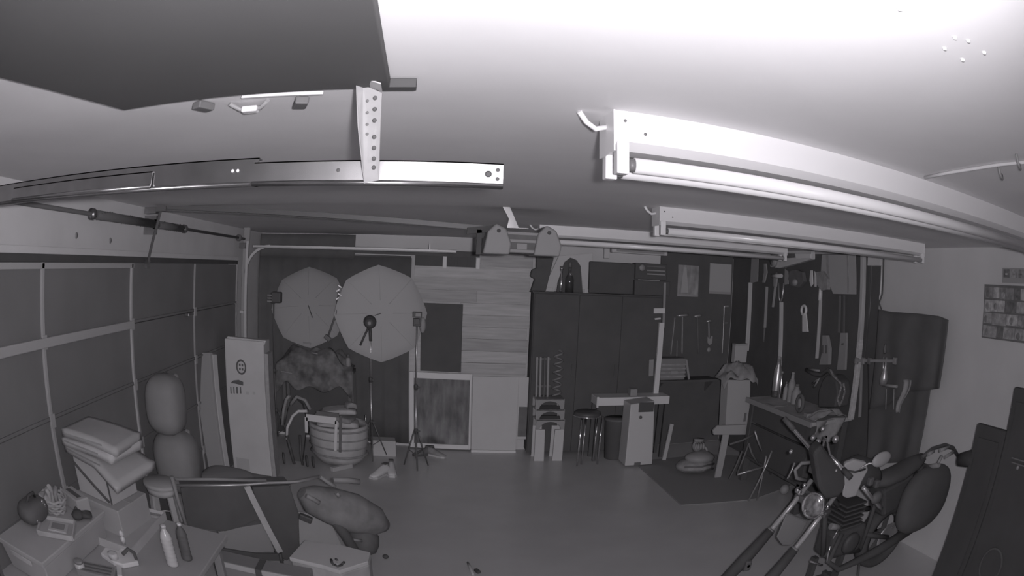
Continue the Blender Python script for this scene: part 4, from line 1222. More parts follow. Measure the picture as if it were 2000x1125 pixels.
cvc = thing('power_cord', 'thin black cord looping down the right wall above the black jacket', 'cord', tuple(W(1725, 500)))
MB().tube([W(1726, 497), W(1725, 540), W(1723, 575), W(1717, 592), W(1722, 606)], 0.01, 6).build('cord', M_blackpaint, cvc)
MB().tube([W(1722, 520), W(1720, 570), W(1715, 594)], 0.007, 6).build('pale_cord', M_white, cvc)

# clamp lamp and rod in front of the black cloth
V = lambda a, b: atx(a, b, 3.72)
rl = thing('tool_rail', 'short pale rail of clamps in front of the black cloth', 'rail', tuple(V(1710, 705)))
MB().beam(V(1670, 704), V(1750, 705), 0.02, 0.025).build('rail', M_grey, rl)
for px in (1673, 1686, 1698, 1748):
    MB().obox(V(px, 705), (0.03, 0.05, 0.06)).build('clamp', M_steel if px != 1698 else M_darkgrey, rl, bevel=0.006)
wl_ = thing('work_lamp', 'shiny work lamp and bottle-shaped holder hanging from the pale rail', 'lamp', tuple(V(1726, 725)))
MB().lathe(V(1725, 752), [(0.04, 0), (0.05, 0.06), (0.03, 0.12), (0.014, 0.16), (0.012, 0.24)], 14).build('holder', M_steel, wl_)
MB().tube([V(1725, 752), V(1740, 754), V(1752, 755)], 0.014, 6).build('side_arm', M_grey, wl_)
MB().tube([V(1725, 735), V(1725, 697)], 0.008, 6).build('hanger', M_steel, wl_)
MB().tube([V(1729, 690), V(1728, 680), V(1730, 672)], [0.02, 0.015, 0.01], 8).build('tip', M_darkgrey, wl_)
for px in (1731, 1746):
    MB().tube([V(px, 760), V(px - 1, 800)], 0.006, 6).build('wire', M_grey, wl_)
rg = thing('pale_rag', 'pale twisted rag hanging in front of the black cloth', 'rag', tuple(V(1772, 742)))
MB().sheet(lambda u, v: V(lerp(1764, 1783, u) - 22 * v * (1 if u > 0 else 1) + 3 * math.sin(6 * v) + (lerp(0, 8, v) * (1 - u)), lerp(742, 806, v)) + Vector((0.03 * math.sin(u * 5), 0, 0)), 10, 12, (0.008, 0, 0)).build('rag_cloth', M_greycloth, rg)

# calendar on the right wall
pc = thing('calendar', 'wall calendar made of many small grey photos on the right wall', 'calendar', tuple(atx(1975, 610, 4.0)))
p0, p1 = atx(1922, 555, 4.0), atx(1922, 660, 4.0)
y0, y1, za, zb = p0.y, p0.y - 0.95, p1.z, p0.z
MB().box(4.008, 4.018, y1, y0, za, zb).build('sheet', M_darkgrey, pc)
rnd = random.Random(3)
shades = [mat('photo_%d' % i, v, 0.6, noise=0.35, nscale=22) for i, v in enumerate((0.14, 0.2, 0.28, 0.36, 0.22))]
hh = (zb - za - 0.02) / 4
for r in range(4):
    ya = y0 - 0.015
    while ya > y1 + 0.09:
        w = rnd.choice((0.09, 0.12, 0.16, 0.2))
        w = min(w, ya - y1 - 0.01)
        zz = zb - 0.02 - r * hh
        MB().box(4.003, 4.008, ya - w + 0.006, ya, zz - hh + 0.006 + rnd.uniform(0, 0.012), zz).build('photo', shades[rnd.randrange(5)], pc)
        if rnd.random() < 0.8:
            e = ya - w * rnd.uniform(0.2, 0.45)
            MB().lathe((4.003, e, zz - hh * rnd.uniform(0.4, 0.6)), [(0.026, 0.0), (0.024, -0.001)], 10, axis=(1, 0, 0)).build('photo_detail', shades[rnd.randrange(5)], pc)
        ya -= w
p0, p1 = atx(1957, 523, 4.0), atx(1957, 552, 4.0)
pt = thing('small_poster', 'small patterned poster on the right wall just above the calendar', 'poster', tuple(p1))
MB().box(4.008, 4.018, p0.y - 0.55, p0.y, p1.z, p0.z).build('sheet', M_grey, pt)
for c in range(5):
    ya = p0.y - 0.02 - c * 0.10
    MB().box(4.003, 4.008, ya - 0.08, ya, p1.z + 0.04, p0.z - 0.01).build('photo', shades[(c * 2) % 5], pt)
    MB().box(4.001, 4.003, ya - 0.055, ya - 0.025, p1.z + 0.06, p0.z - 0.04).build('photo_detail', shades[(c + 3) % 5], pt)

# ================================================================== workbench
wbn = thing('workbench', 'wooden workbench with grey top along the right wall under the tools', 'workbench', (3.7, 5.6, 0))
MB().box(3.40, 3.98, 4.78, 6.3, 0.935, 0.975).build('bench_top', M_bench, wbn, bevel=0.004)
MB().box(3.385, 3.405, 4.78, 6.3, 0.925, 0.98).build('front_lip', M_grey, wbn, bevel=0.003)
for y in (4.86, 6.22):
    for x in (3.47, 3.92):
        MB().box(x - 0.04, x + 0.04, y - 0.04, y + 0.04, 0, 0.935).build('leg', M_blackpaint, wbn, bevel=0.004)
MB().box(3.43, 3.96, 4.84, 6.24, 0.3, 0.33).build('lower_shelf', M_blackpaint, wbn)
MB().box(3.45, 3.47, 4.9, 6.18, 0.72, 0.92).build('drawer_front', M_blackpaint, wbn)
MB().box(3.44, 3.46, 4.84, 6.24, 0.33, 0.70).build('front_panel', M_blackpaint, wbn)
def bz(px, py, z=0.976): return atz(px, py, z)
q = bz(1512, 792)
sh = thing('steel_square', 'pale steel square lying at the far front edge of the workbench', 'square', (q.x, q.y, 0.976))
MB().obox((3.42, q.y, 0.982), (0.05, 0.2, 0.008)).build('stock', M_grey, sh)
MB().obox((3.5, q.y - 0.08, 0.981), (0.2, 0.03, 0.006)).build('blade', M_grey, sh)
q = bz(1577, 806)
rt = thing('tape_roll', 'dark roll of tape standing on edge at the middle of the workbench', 'tape roll', (3.52, q.y + 0.03, 0.976))
MB().tube([(3.52 + 0.0, q.y + 0.03 + 0.065 * math.cos(a), 0.976 + 0.1 + 0.078 * math.sin(a)) for a in np.linspace(0, 2 * PI, 21)[:-1]], 0.022, 8, closed=True).build('tape', M_ink, rt)
MB().lathe((3.51, q.y + 0.03, 1.076), [(0.045, -0.012), (0.05, 0), (0.045, 0.012)], 16, axis=(1, 0, 0)).build('core', M_grey, rt)
# chainsaw-like black power tool
q = atx(1618, 772, 3.72)
cs_ = thing('bench_grinder', 'black rounded power tool on the workbench with a chain hanging from its handle', 'power tool', (3.7, q.y, 0.976))
pr = [atx(a, b, 3.66) for a, b in ((1597, 796), (1598, 765), (1606, 742), (1614, 732), (1624, 734), (1633, 745), (1636, 768), (1630, 796))]
for v in pr: v.z = max(v.z, 0.978)
MB().prism(pr, (0.2, 0, 0)).build('tool_body', M_blackpaint, cs_, bevel=0.02, seg=3)
MB().tube([atx(a, b, 3.64) for a, b in ((1575, 722), (1590, 730), (1605, 732), (1618, 722), (1632, 738))], 0.022, 8).build('handle', M_blackplastic, cs_)
MB().tube([atx(a, b, 3.62) for a, b in ((1580, 720), (1592, 723), (1600, 724))], 0.012, 6).build('guard_bar', M_grey, cs_)
MB().tube([atx(a, b, 3.62) for a, b in ((1588, 748), (1600, 740), (1590, 756))], 0.014, 6).build('guide', M_grey, cs_)
ch = thing('steel_chain', 'pale tangled chain draped from the black power tool down onto the workbench', 'chain', (3.62, q.y - 0.15, 0.976))
cp = [atx(a, b, 3.60) for a, b in ((1622, 722), (1628, 734), (1638, 744), (1644, 752), (1640, 768), (1636, 780), (1640, 792), (1646, 780), (1650, 765), (1648, 750))]
for i in range(len(cp) - 1):
    for k in range(3):
        c = lerp(cp[i], cp[i + 1], (k + 0.5) / 3); d = (cp[i + 1] - cp[i]).normalized()
        MB().beam(c - d * 0.02, c + d * 0.02, 0.024 if k % 2 else 0.010, 0.010 if k % 2 else 0.024, NR).build('chain_link', M_steel, ch, bevel=0.003)
q = atx(1665, 812, 3.60)
rc = thing('pale_rag', 'pale crumpled rag spilling over the near corner of the workbench', 'rag', (3.55, q.y, 0.976))
MB().sheet(crumple(3.45, 3.9, 4.80, 5.0, 0.985, 0.12, 9), 22, 18, (0, 0, -0.006)).build('rag_top', M_greycloth, rc)
MB().sheet(lambda u, v: (lerp(3.45, 3.85, u), 4.77 - 0.03 * math.sin(8 * u + 3 * v), lerp(0.99, 0.86 - 0.1 * math.sin(PI * u), v)), 16, 8, (0, 0.006, 0)).build('rag_fall', M_greycloth, rc)
q = bz(1600, 812)
tag(MB().beam((3.46, q.y, 1.0), (3.9, q.y - 0.05, 1.0), 0.09, 0.04).build('pale_offcut', M_grey, loc=(3.46, q.y, 0.98), bevel=0.004), 'long pale wood offcut lying across the workbench near its black power tool', 'offcut')
bench_items = [
    (1486, 702, 0.055, 0.13, M_steel, 'can', 'shiny tin can at the far end of the workbench', 'can'),
    (1499, 722, 0.035, 0.16, M_grey, 'bottle', 'slim grey bottle right of the shiny tin can on the workbench', 'bottle'),
    (1527, 740, 0.03, 0.22, M_chrome, 'flask', 'tall narrow chrome flask at the back of the workbench', 'flask'),
    (1548, 742, 0.045, 0.15, M_greycloth, 'jar', 'squat grey jar right of the chrome flask', 'jar'),
    (1535, 760, 0.03, 0.10, M_grey, 'bottle', 'small pale bottle before the chrome flask', 'bottle'),
    (1556, 765, 0.06, 0.09, M_grey, 'tub', 'low pale tub in front of the squat grey jar', 'tub'),
    (1510, 765, 0.055, 0.12, M_darkgrey, 'tin', 'dark tin between shiny can and small pale bottle', 'tin'),
]
for px, py, r, h, mm, nm, lab, cat in bench_items:
    q = atx(px, py, 3.75)
    x = 3.75; y = min(6.2, q.y)
    z0 = 0.977
    t = thing(nm, lab, cat, (x, y, z0))
    hh = max(0.09, q.z + 0.06 - z0)
    MB().lathe((x, y, z0), [(r * 0.95, 0), (r, 0.01), (r, hh * 0.7), (r * 0.5, hh * 0.85), (r * 0.45, hh)], 14).build('body', mm, t)
    MB().lathe((x, y, z0 + hh), [(r * 0.5, 0), (r * 0.5, 0.02), (r * 0.3, 0.025)], 12).build('lid', M_grey if mm is not M_grey else M_darkgrey, t)

# white upright carton stand before the far end of the bench
YK = 6.45
k0, k1 = aty(1424, 748, YK), aty(1464, 842, YK)
wk = thing('white_stand', 'white upright stand with a T-shaped foot piece beside the workbench', 'stand', ((k0.x + k1.x) / 2, YK + 0.1, 0))
MB().prism([Vector((v.x, YK, v.z)) for v in pxl([(1422, 742), (1466, 742), (1462, 850), (1416, 846)], YK)], (0, 0.2, 0)).build('column', M_paper, wk, bevel=0.006)
MB().prism([Vector((v.x, YK - 0.04, v.z)) for v in pxl([(1400, 830), (1455, 828), (1452, 848), (1392, 848), (1390, 840)], YK)], (0, 0.04, 0)).build('cross_piece', M_paper, wk, bevel=0.006)
a, b = aty(1418, 846, YK - 0.02), aty(1412, 885, YK - 0.02)
MB().beam(a, Vector((b.x - 0.02, YK - 0.02, 0.013)), 0.085, 0.03, (0, 1, 0)).build('foot', M_paper, wk, bevel=0.004)
p = aty(1455, 815, YK - 0.002)
MB().obox(p, (0.03, 0.01, 0.1)).build('hand_slot', M_darkgrey, wk)
zc = aty(1440, 742, YK).z
o = MB().sheet(crumple(k0.x - 0.09, k1.x + 0.02, YK - 0.02, YK + 0.24, zc + 0.01, 0.3, 21, 0.1), 22, 16, (0, 0, -0.006)).build('pale_rag', mat('rag_grey', 0.24, 0.9, noise=0.3, nscale=10, bump=0.4), loc=(k0.x, YK, zc))
tag(o, 'pale rumpled rag heaped on top of the white upright stand', 'rag')
p0, p1 = aty(1437, 672, YK + 0.1), aty(1458, 703, YK + 0.1)
sb = thing('small_white_box', 'small white box standing above the rag on the white stand', 'box', ((p0.x + p1.x) / 2, YK + 0.13, p1.z))
MB().box(p0.x, p1.x, YK + 0.1, YK + 0.19, p1.z - 0.03, p0.z).build('box_body', M_paper, sb, bevel=0.004)
MB().box(p0.x - 0.002, p1.x + 0.002, YK + 0.098, YK + 0.192, p0.z - 0.02, p0.z + 0.003).build('box_lid', M_grey, sb, bevel=0.002)

# anti-fatigue mat and what lies on it
mt = tag(MB().prism([Vector((v.x, v.y, 0.0)) for v in [atz(a, b, 0) for a, b in ((1237, 902), (1330, 988), (1470, 977), (1545, 950), (1480, 893), (1380, 888))]], (0, 0, 0.012)).build('rubber_mat', M_mat, loc=(2.9, 6.4, 0), bevel=0.004),
         'black rubber mat on the floor in front of the workbench', 'mat')
q = atz(1358, 905, 0.12)
r1 = thing('rag_sack', 'pale bag of folded rags lying on the black mat', 'bag', (q.x, q.y, 0.012))
MB().ball((q.x, q.y, 0.10), (0.24, 0.2, 0.09), 18, 8, wob=0.06).build('bag_lower', M_greycloth, r1)
MB().ball((q.x + 0.05, q.y, 0.19), (0.19, 0.16, 0.08), 16, 8, wob=0.06).build('bag_upper', M_grey, r1)
for dz in (0.07, 0.13):
    MB().tube([(q.x - 0.2, q.y - 0.14, dz), (q.x, q.y - 0.2, dz), (q.x + 0.2, q.y - 0.13, dz)], 0.012, 6).build('fold', M_darkgrey, r1)
r2 = thing('work_glove', 'pale rumpled work glove on top of the rag bag', 'glove', (q.x + 0.03, q.y + 0.06, 0.27))
MB().ball((q.x + 0.03, q.y + 0.06, 0.33), (0.08, 0.05, 0.08), 12, 8, wob=0.05).build('palm', M_grey, r2)
for k in range(4):
    MB().tube([(q.x - 0.01 + 0.03 * k, q.y + 0.03, 0.36), (q.x - 0.03 + 0.035 * k, q.y - 0.01, 0.34), (q.x - 0.04 + 0.035 * k, q.y - 0.03, 0.30)], [0.018, 0.017, 0.012], 8).build('finger', M_grey, r2)
MB().tube([(q.x + 0.09, q.y + 0.05, 0.32), (q.x + 0.13, q.y + 0.03, 0.29), (q.x + 0.14, q.y, 0.26)], [0.02, 0.018, 0.012], 8).build('thumb', M_grey, r2)
MB().lathe((q.x + 0.03, q.y + 0.06, 0.38), [(0.06, 0), (0.065, 0.03)], 12).build('cuff', M_greycloth, r2)

# folding metal stands by the mat
def px_tubes(name, lab, cat, segs, Yf, mm, r=0.012):
    base = aty(*segs[-1][-1], Yf)
    t = thing(name, lab, cat, (base.x, Yf, 0))
    for i, s in enumerate(segs):
        pts = [aty(a, b, Yf + 0.06 * (i % 2)) for a, b in s]
        for v in pts: v.z = max(v.z, r + 0.012)
        MB().tube(pts, r, 8).build('leg' if i < 4 else 'cross_brace', mm, t)
    return t


px_tubes('folding_stand', 'folded metal stand with thin crossing legs at the near edge of the black mat', 'stand',
         [[(1508, 880), (1494, 915), (1462, 978)], [(1500, 900), (1490, 925), (1477, 985)], [(1474, 842), (1480, 860), (1488, 880)], [(1497, 890), (1490, 925)], [(1440, 927), (1470, 918), (1490, 912)]], 5.35, M_steel, 0.011)
px_tubes('folding_stand', 'second folded metal stand, nearer the rag bag, with zigzag legs', 'stand',
         [[(1462, 868), (1452, 895), (1440, 925)], [(1450, 880), (1440, 905), (1425, 935)], [(1462, 866), (1468, 885), (1480, 905)], [(1425, 868), (1450, 860), (1474, 848)]], 5.75, M_darkgrey, 0.012)
q = atz(1532, 958, 0.05)
tag(MB().ball((q.x, q.y, 0.065), 0.06, 14, 10).build('pale_ball', M_grey, loc=(q.x, q.y, 0)), 'small pale ball on the floor between folding stand and motorcycle', 'ball')

# ================================================================== motorcycle
mc = thing('motorcycle', 'dark motorcycle with its front wheel off, pale fork tubes pointing towards the lens', 'motorcycle', (2.7, 3.2, 0))
F = lambda a, b: aty(a, b, 3.30)
N = lambda a, b: aty(a, b, 3.08)


def wheel(c, R, w, name):
    # plane of the wheel is x-z
    ty = MB()
    ring = [(R - 0.10, -w * 0.4), (R - 0.05, -w * 0.52), (R - 0.012, -w * 0.4), (R, 0), (R - 0.012, w * 0.4), (R - 0.05, w * 0.52), (R - 0.10, w * 0.4), (R - 0.105, 0)]
    n = 36
    vs_, fs = [], []
    for k in range(n):
        a = 2 * PI * k / n
        for r, y in ring:
            vs_.append((c[0] + r * math.cos(a), c[1] + y, c[2] + r * math.sin(a)))
    m_ = len(ring)
    for k in range(n):
        for j in range(m_):
            fs.append((k * m_ + j, ((k + 1) % n) * m_ + j, ((k + 1) % n) * m_ + (j + 1) % m_, k * m_ + (j + 1) % m_))
    t = ty._add(vs_, fs, True).build(name, M_rubber, mc)
    rim = MB().tube([(c[0] + (R - 0.10) * math.cos(a), c[1], c[2] + (R - 0.10) * math.sin(a)) for a in np.linspace(0, 2 * PI, 33)[:-1]], 0.022, 8, closed=True).build('rim', M_darkmetal, t)
    sp = MB()
    for k in range(5):
        a = 2 * PI * k / 5 + 0.3
        sp.beam((c[0] + 0.03 * math.cos(a), c[1], c[2] + 0.03 * math.sin(a)), (c[0] + (R - 0.1) * math.cos(a), c[1], c[2] + (R - 0.1) * math.sin(a)), 0.03, 0.035, (0, 1, 0))
    sp.build('wheel_spokes', M_darkmetal, t)
    MB().lathe((c[0], c[1] - 0.06, c[2]), [(0.04, 0), (0.05, 0.02), (0.05, 0.1), (0.04, 0.12)], 14, axis=(0, 1, 0)).build('hub', M_darkmetal, t)
    MB().lathe((c[0], c[1] - w * 0.5 - 0.02, c[2]), [(0.09, 0), (0.13, 0.0), (0.13, 0.005), (0.09, 0.005)], 24, axis=(0, 1, 0)).build('brake_disc', M_steel, t)


wheel((3.42, 3.22, 0.305), 0.30, 0.15, 'rear_wheel')
for fn, y in ((F, 3.30), (N, 3.08)):
    top, mid = (fn(1553, 979), fn(1501, 1041)) if fn is F else (fn(1600, 1011), fn(1548, 1078))
    d = (mid - top).normalized()
    MB().cyl(top - d * 0.18, mid, 0.021, n=14).build('fork_tube', M_galv if False else mat('fork_silver', 0.55, 0.3, metal=0.3), mc)
    end = mid + d * 0.46
    MB().tube([mid - d * 0.02, lerp(mid, end, 0.5), end], [0.036, 0.05, 0.045], 14).build('fork_lower', M_blackpaint, mc)
    MB().lathe(end + Vector((0, -0.04, 0.0)), [(0.03, 0), (0.036, 0.01), (0.036, 0.07), (0.03, 0.08)], 14, axis=(0, 1, 0)).build('axle_clamp', M_darkmetal, mc)
    MB().lathe(mid - d * 0.015, [(0.032, -0.02), (0.036, 0.0), (0.032, 0.02)], 14, axis=tuple(d)).build('dust_seal', M_steel, mc)
    q = mid + d * 0.27 if fn is F else None
    if q is not None:
        MB().obox(q + Vector((0.03, -0.05, 0)), (0.05, 0.05, 0.08)).build('brake_caliper', M_darkmetal, mc, bevel=0.01)
        MB().lathe(q + Vector((0.03, -0.075, 0.0)), [(0.012, 0), (0.01, 0.012)], 10, axis=(0, 1, 0)).build('caliper_bolt', M_chrome, mc)
# mudguard / radiator face between the tubes
mg = [aty(a, b, 3.19) for a, b in ((1536, 1002), (1578, 1018), (1566, 1042), (1546, 1066), (1528, 1066), (1516, 1050))]
MB().prism(mg, (0.02, 0.03, 0)).build('fork_cover', mat('fork_cover_grey', 0.26, 0.6), mc, bevel=0.012)
# black work stand under the engine, the front wheel being off
MB().box(2.55, 3.0, 3.02, 3.06, 0.0, 0.03).build('work_stand_foot', M_blackpaint, mc)
MB().box(2.55, 3.0, 3.32, 3.36, 0.0, 0.03).build('work_stand_foot', M_blackpaint, mc)
for x in (2.62, 2.92):
    MB().box(x - 0.02, x + 0.02, 3.02, 3.36, 0.03, 0.06).build('work_stand_bar', M_blackpaint, mc)
    MB().box(x - 0.02, x + 0.02, 3.16, 3.22, 0.06, 0.33).build('work_stand_post', M_blackpaint, mc)
# clamps
tc0, tc1 = F(1562, 968), N(1612, 1002)
MB().beam(tc0 + Vector((0, 0.04, 0)), tc1 + Vector((0, -0.04, 0)), 0.08, 0.05).build('lower_clamp', M_darkmetal, mc, bevel=0.012)
for v in (tc0, tc1):
    MB().lathe(v + Vector((-0.03, 0, 0.03)), [(0.02, 0), (0.026, 0.02), (0.01, 0.04)], 12).build('clamp_bolt', M_chrome, mc)
# headlight
hc = aty(1592, 985, 3.08)
ax = Vector((-0.85, -0.45, -0.05))
MB().lathe(hc, [(0.02, -0.1), (0.07, -0.06), (0.092, 0.0), (0.096, 0.02)], 22, axis=tuple(ax)).build('headlight_shell', M_blackplastic, mc)
hl = MB().lathe(hc + ax * 0.02, [(0.096, 0), (0.1, 0.012), (0.09, 0.02), (0.086, 0.012)], 24, axis=tuple(ax)).build('headlight_rim', M_chrome, mc)
MB().lathe(hc + ax * 0.02, [(0.086, 0), (0.075, 0.018), (0.04, 0.03), (0.005, 0.034)], 22, axis=tuple(ax)).build('headlight_lens', mat('lens_glass', 0.45, 0.08, metal=0.6, noise=0.4, nscale=30), mc)
for px, py in ((1572, 948), (1562, 962), (1617, 990), (1607, 1002), (1573, 998)):
    MB().ball(aty(px, py, 3.02), (0.018, 0.014, 0.018), 10, 6).build('indicator_bolt', M_chrome, mc)
# instrument cowl and tank
cw = [aty(a, b, 3.02) for a, b in ((1588, 885), (1606, 868), (1622, 892), (1652, 920), (1656, 945), (1640, 972), (1612, 978), (1598, 950))]
MB().prism(cw, (0.05, 0.16, 0.0)).build('instrument_cowl', M_blackpaint, mc, bevel=0.03, seg=3)
tk = MB()
prof = [(2.60, 0.06, 0.92, 0.06), (2.68, 0.12, 0.96, 0.12), (2.82, 0.15, 0.97, 0.13), (2.98, 0.13, 0.93, 0.11), (3.08, 0.08, 0.88, 0.07)]
vs_, fs = [], []
for x, w, z, h in prof:
    for k in range(14):
        a = 2 * PI * k / 14
        vs_.append((x, 3.18 + w * math.cos(a), z + h * math.sin(a)))
for i in range(len(prof) - 1):
    for k in range(14):
        fs.append((i * 14 + k, i * 14 + (k + 1) % 14, (i + 1) * 14 + (k + 1) % 14, (i + 1) * 14 + k))
fs += [tuple(range(14)), tuple(len(prof) * 14 - 14 + k for k in range(14))]
tk._add(vs_, fs, True).build('fuel_tank', M_blackpaint, mc)
tp = [aty(a, b, 3.02) for a, b in ((1650, 905), (1668, 898), (1692, 903), (1696, 918), (1684, 940), (1672, 970), (1655, 974), (1646, 970))]
MB().prism(tp, (0.02, 0.05, 0)).build('tank_side', mat('tank_pale', 0.52, 0.5), mc, bevel=0.014)
MB().tube([aty(a, b, 3.0) for a, b in ((1650, 918), (1670, 922), (1690, 916))], 0.008, 6).build('tank_stripe', M_blackplastic, mc)
mr = aty(1722, 897, 2.95)
MB().ball(mr, (0.105, 0.03, 0.055), 16, 8).build('mirror', mat('mirror_grey', 0.42, 0.4), mc)
MB().tube([mr + Vector((-0.06, 0, -0.02)), aty(1697, 905, 3.0), aty(1660, 925, 3.05)], 0.009, 6).build('mirror_stalk', M_steel, mc)
# handlebar
A0, A1 = aty(1541, 828, 3.62), aty(1591, 887, 3.40)
B0, B1, B2 = aty(1613, 853, 3.16), aty(1620, 889, 3.08), aty(1647, 917, 2.92)
mid = Vector((2.42, 3.22, 1.08))
MB().tube([A0, lerp(A0, A1, 0.25), A1, lerp(A1, mid, 0.6), mid], 0.015, 10).build('handlebar', M_chrome, mc)
MB().tube([mid, B0, lerp(B0, B1, .5), B1, B2], 0.0135, 10).build('handlebar', M_chrome, mc)
MB().tube([A0 + (A0 - A1).normalized() * 0.06, lerp(A0, A1, 0.2)], 0.02, 10).build('grip', M_darkgrey, mc)
MB().tube([B2, B2 + (B2 - B1).normalized() * 0.1], 0.02, 10).build('grip', M_rubber, mc)
MB().obox(mid + Vector((0.02, 0, -0.04)), (0.1, 0.16, 0.06)).build('handlebar_clamp', M_darkmetal, mc, bevel=0.012)
MB().tube([aty(a, b, 3.3) for a, b in ((1590, 903), (1565, 905), (1553, 918), (1556, 933), (1575, 938))], 0.014, 8).build('brake_hose', M_grey, mc)
MB().tube([aty(a, b, 3.35) for a, b in ((1552, 904), (1546, 920), (1538, 935))], 0.008, 6).build('cable', M_steel, mc)
for px, py, r in ((1588, 855, .02), (1607, 838, .018), (1598, 862, .022), (1632, 858, .028), (1545, 882, .015)):
    MB().ball(aty(px, py, 3.2), (r, r, r), 10, 6).build('control_knob', M_steel, mc)
MB().ball(aty(1633, 919, 2.95), 0.012, 8, 6).build('bar_end', M_chrome, mc)
# frame, engine, exhaust
fr_ = [((2.45, 3.19, 0.95), (2.75, 3.19, 0.70)), ((2.75, 3.19, 0.70), (3.1, 3.19, 0.62)), ((2.5, 3.13, 0.85), (2.62, 3.10, 0.38)), ((2.62, 3.10, 0.38), (3.05, 3.10, 0.30)), ((3.05, 3.10, 0.30), (3.12, 3.14, 0.75)), ((3.08, 3.14, 0.42), (3.42, 3.12, 0.305)), ((3.08, 3.28, 0.42), (3.42, 3.32, 0.305))]
for a, b in fr_:
    MB().tube([a, b], 0.022, 8).build('frame_tube', M_blackpaint, mc)
en = MB().box(2.66, 3.02, 3.06, 3.32, 0.32, 0.56).build('engine_case', M_blackpaint, mc, bevel=0.04, seg=3)
for k in range(6):
    MB().box(2.70, 2.92, 3.05, 3.33, 0.57 + 0.035 * k, 0.585 + 0.035 * k).build('cooling_fin', M_blackpaint, en, bevel=0.004)
MB().lathe((2.86, 3.05, 0.43), [(0.09, 0.02), (0.085, -0.02), (0.05, -0.035)], 20, axis=(0, 1, 0)).build('engine_cover', M_blackplastic, en)
MB().tube([aty(a, b, 2.98) for a, b in ((1686, 952), (1700, 970), (1716, 988), (1722, 994))], 0.017, 10).build('exhaust_header', M_steel, mc)
MB().tube([(2.72, 3.05, 0.55), (2.62, 3.0, 0.36), (2.75, 2.98, 0.26), (3.2, 2.98, 0.30), (3.6, 2.96, 0.40)], [0.022, 0.022, 0.024, 0.045, 0.05], 12).build('exhaust', M_blackpaint, mc)
MB().tube([aty(a, b, 3.0) for a, b in ((1637, 1034), (1627, 1052))], 0.006, 6).build('linkage', M_chrome, mc)
MB().tube([aty(a, b, 3.0) for a, b in ((1622, 1066), (1617, 1085), (1615, 1098), (1630, 1103))], 0.008, 6).build('shift_lever', M_chrome, mc)
MB().tube([aty(a, b, 3.05) for a, b in ((1582, 1096), (1595, 1100), (1606, 1104))], 0.008, 6).build('peg', M_chrome, mc)
MB().tube([aty(a, b, 3.1) for a, b in ((1622, 1028), (1640, 1030))], 0.025, 8).build('carburettor', M_grey, mc)
for i, (a, b) in enumerate((((1742, 1032), (1751, 1022)), ((1741, 1062), (1750, 1047)))):
    MB().beam(aty(*a, 3.06), aty(*b, 3.06), 0.02, 0.02).build('swing_arm_plate', M_steel, mc, bevel=0.004)
for px in (1700, 1712):
    MB().obox(aty(px, 940 if px == 1700 else 945, 3.02), (0.05, 0.05, 0.06)).build('side_cover', M_darkgrey, mc, bevel=0.012)
MB().ball(aty(1712, 972, 2.98), (0.06, 0.04, 0.05), 12, 8).build('air_box', M_darkgrey, mc)
MB().tube([(3.0, 3.02, 0.3), (2.98, 2.88, 0.03), (2.95, 2.84, 0.012)], 0.011, 8).build('side_stand', M_darkmetal, mc)
# seat and tail
st_ = MB()
prof = [(3.02, 0.09, 0.86, 0.05), (3.15, 0.13, 0.85, 0.06), (3.35, 0.14, 0.86, 0.06), (3.55, 0.12, 0.90, 0.06), (3.68, 0.07, 0.93, 0.04)]
vs_, fs = [], []
for x, w, z, h in prof:
    for k in range(12):
        a = 2 * PI * k / 12
        vs_.append((x, 3.18 + w * math.cos(a), z + h * math.sin(a)))
for i in range(len(prof) - 1):
    for k in range(12):
        fs.append((i * 12 + k, i * 12 + (k + 1) % 12, (i + 1) * 12 + (k + 1) % 12, (i + 1) * 12 + k))
fs += [tuple(range(12)), tuple(len(prof) * 12 - 12 + k for k in range(12))]
st_._add(vs_, fs, True).build('seat', M_black, mc)
MB().prism([(3.1, 3.06, 0.80), (3.7, 3.06, 0.90), (3.78, 3.06, 0.82), (3.5, 3.06, 0.60), (3.2, 3.06, 0.55)], (0, 0.24, 0)).build('tail_fairing', M_blackpaint, mc, bevel=0.03)
MB().tube([aty(a, b, 2.95) for a, b in ((1832, 912), (1828, 925), (1815, 938), (1800, 946), (1790, 952))], 0.012, 8).build('grab_rail', M_grey, mc)
MB().ball((3.50, 2.84, 0.70), (0.34, 0.12, 0.27), 22, 14, pw=0.8).build('pannier', M_black, mc)
MB().tube([(3.5, 2.9, 0.85), (3.5, 3.06, 0.85)], 0.03, 8).build('pannier_mount', M_blackplastic, mc)
rk = MB().tube([aty(a, b, 2.72) for a, b in ((1800, 894), (1822, 876), (1845, 869), (1862, 875), (1872, 892))], 0.016, 8).build('luggage_rack', M_blackplastic, mc)
for s in (((1812, 888), (1824, 881)), ((1836, 880), (1853, 873)), ((1846, 893), (1862, 883)), ((1832, 905), (1840, 890))):
    MB().tube([aty(a, b, 2.70) for a, b in s], 0.014, 8).build('rack_bar', M_grey, rk)
MB().tube([aty(1834, 908, 2.72), (3.5, 2.95, 0.93)], 0.02, 8).build('rack_post', M_grey, rk)
for px in (1787, 1800):
    MB().ball(aty(px, 968 if px == 1787 else 966, 2.9), (0.025, 0.03, 0.04), 10, 8).build('indicator', M_grey, mc)

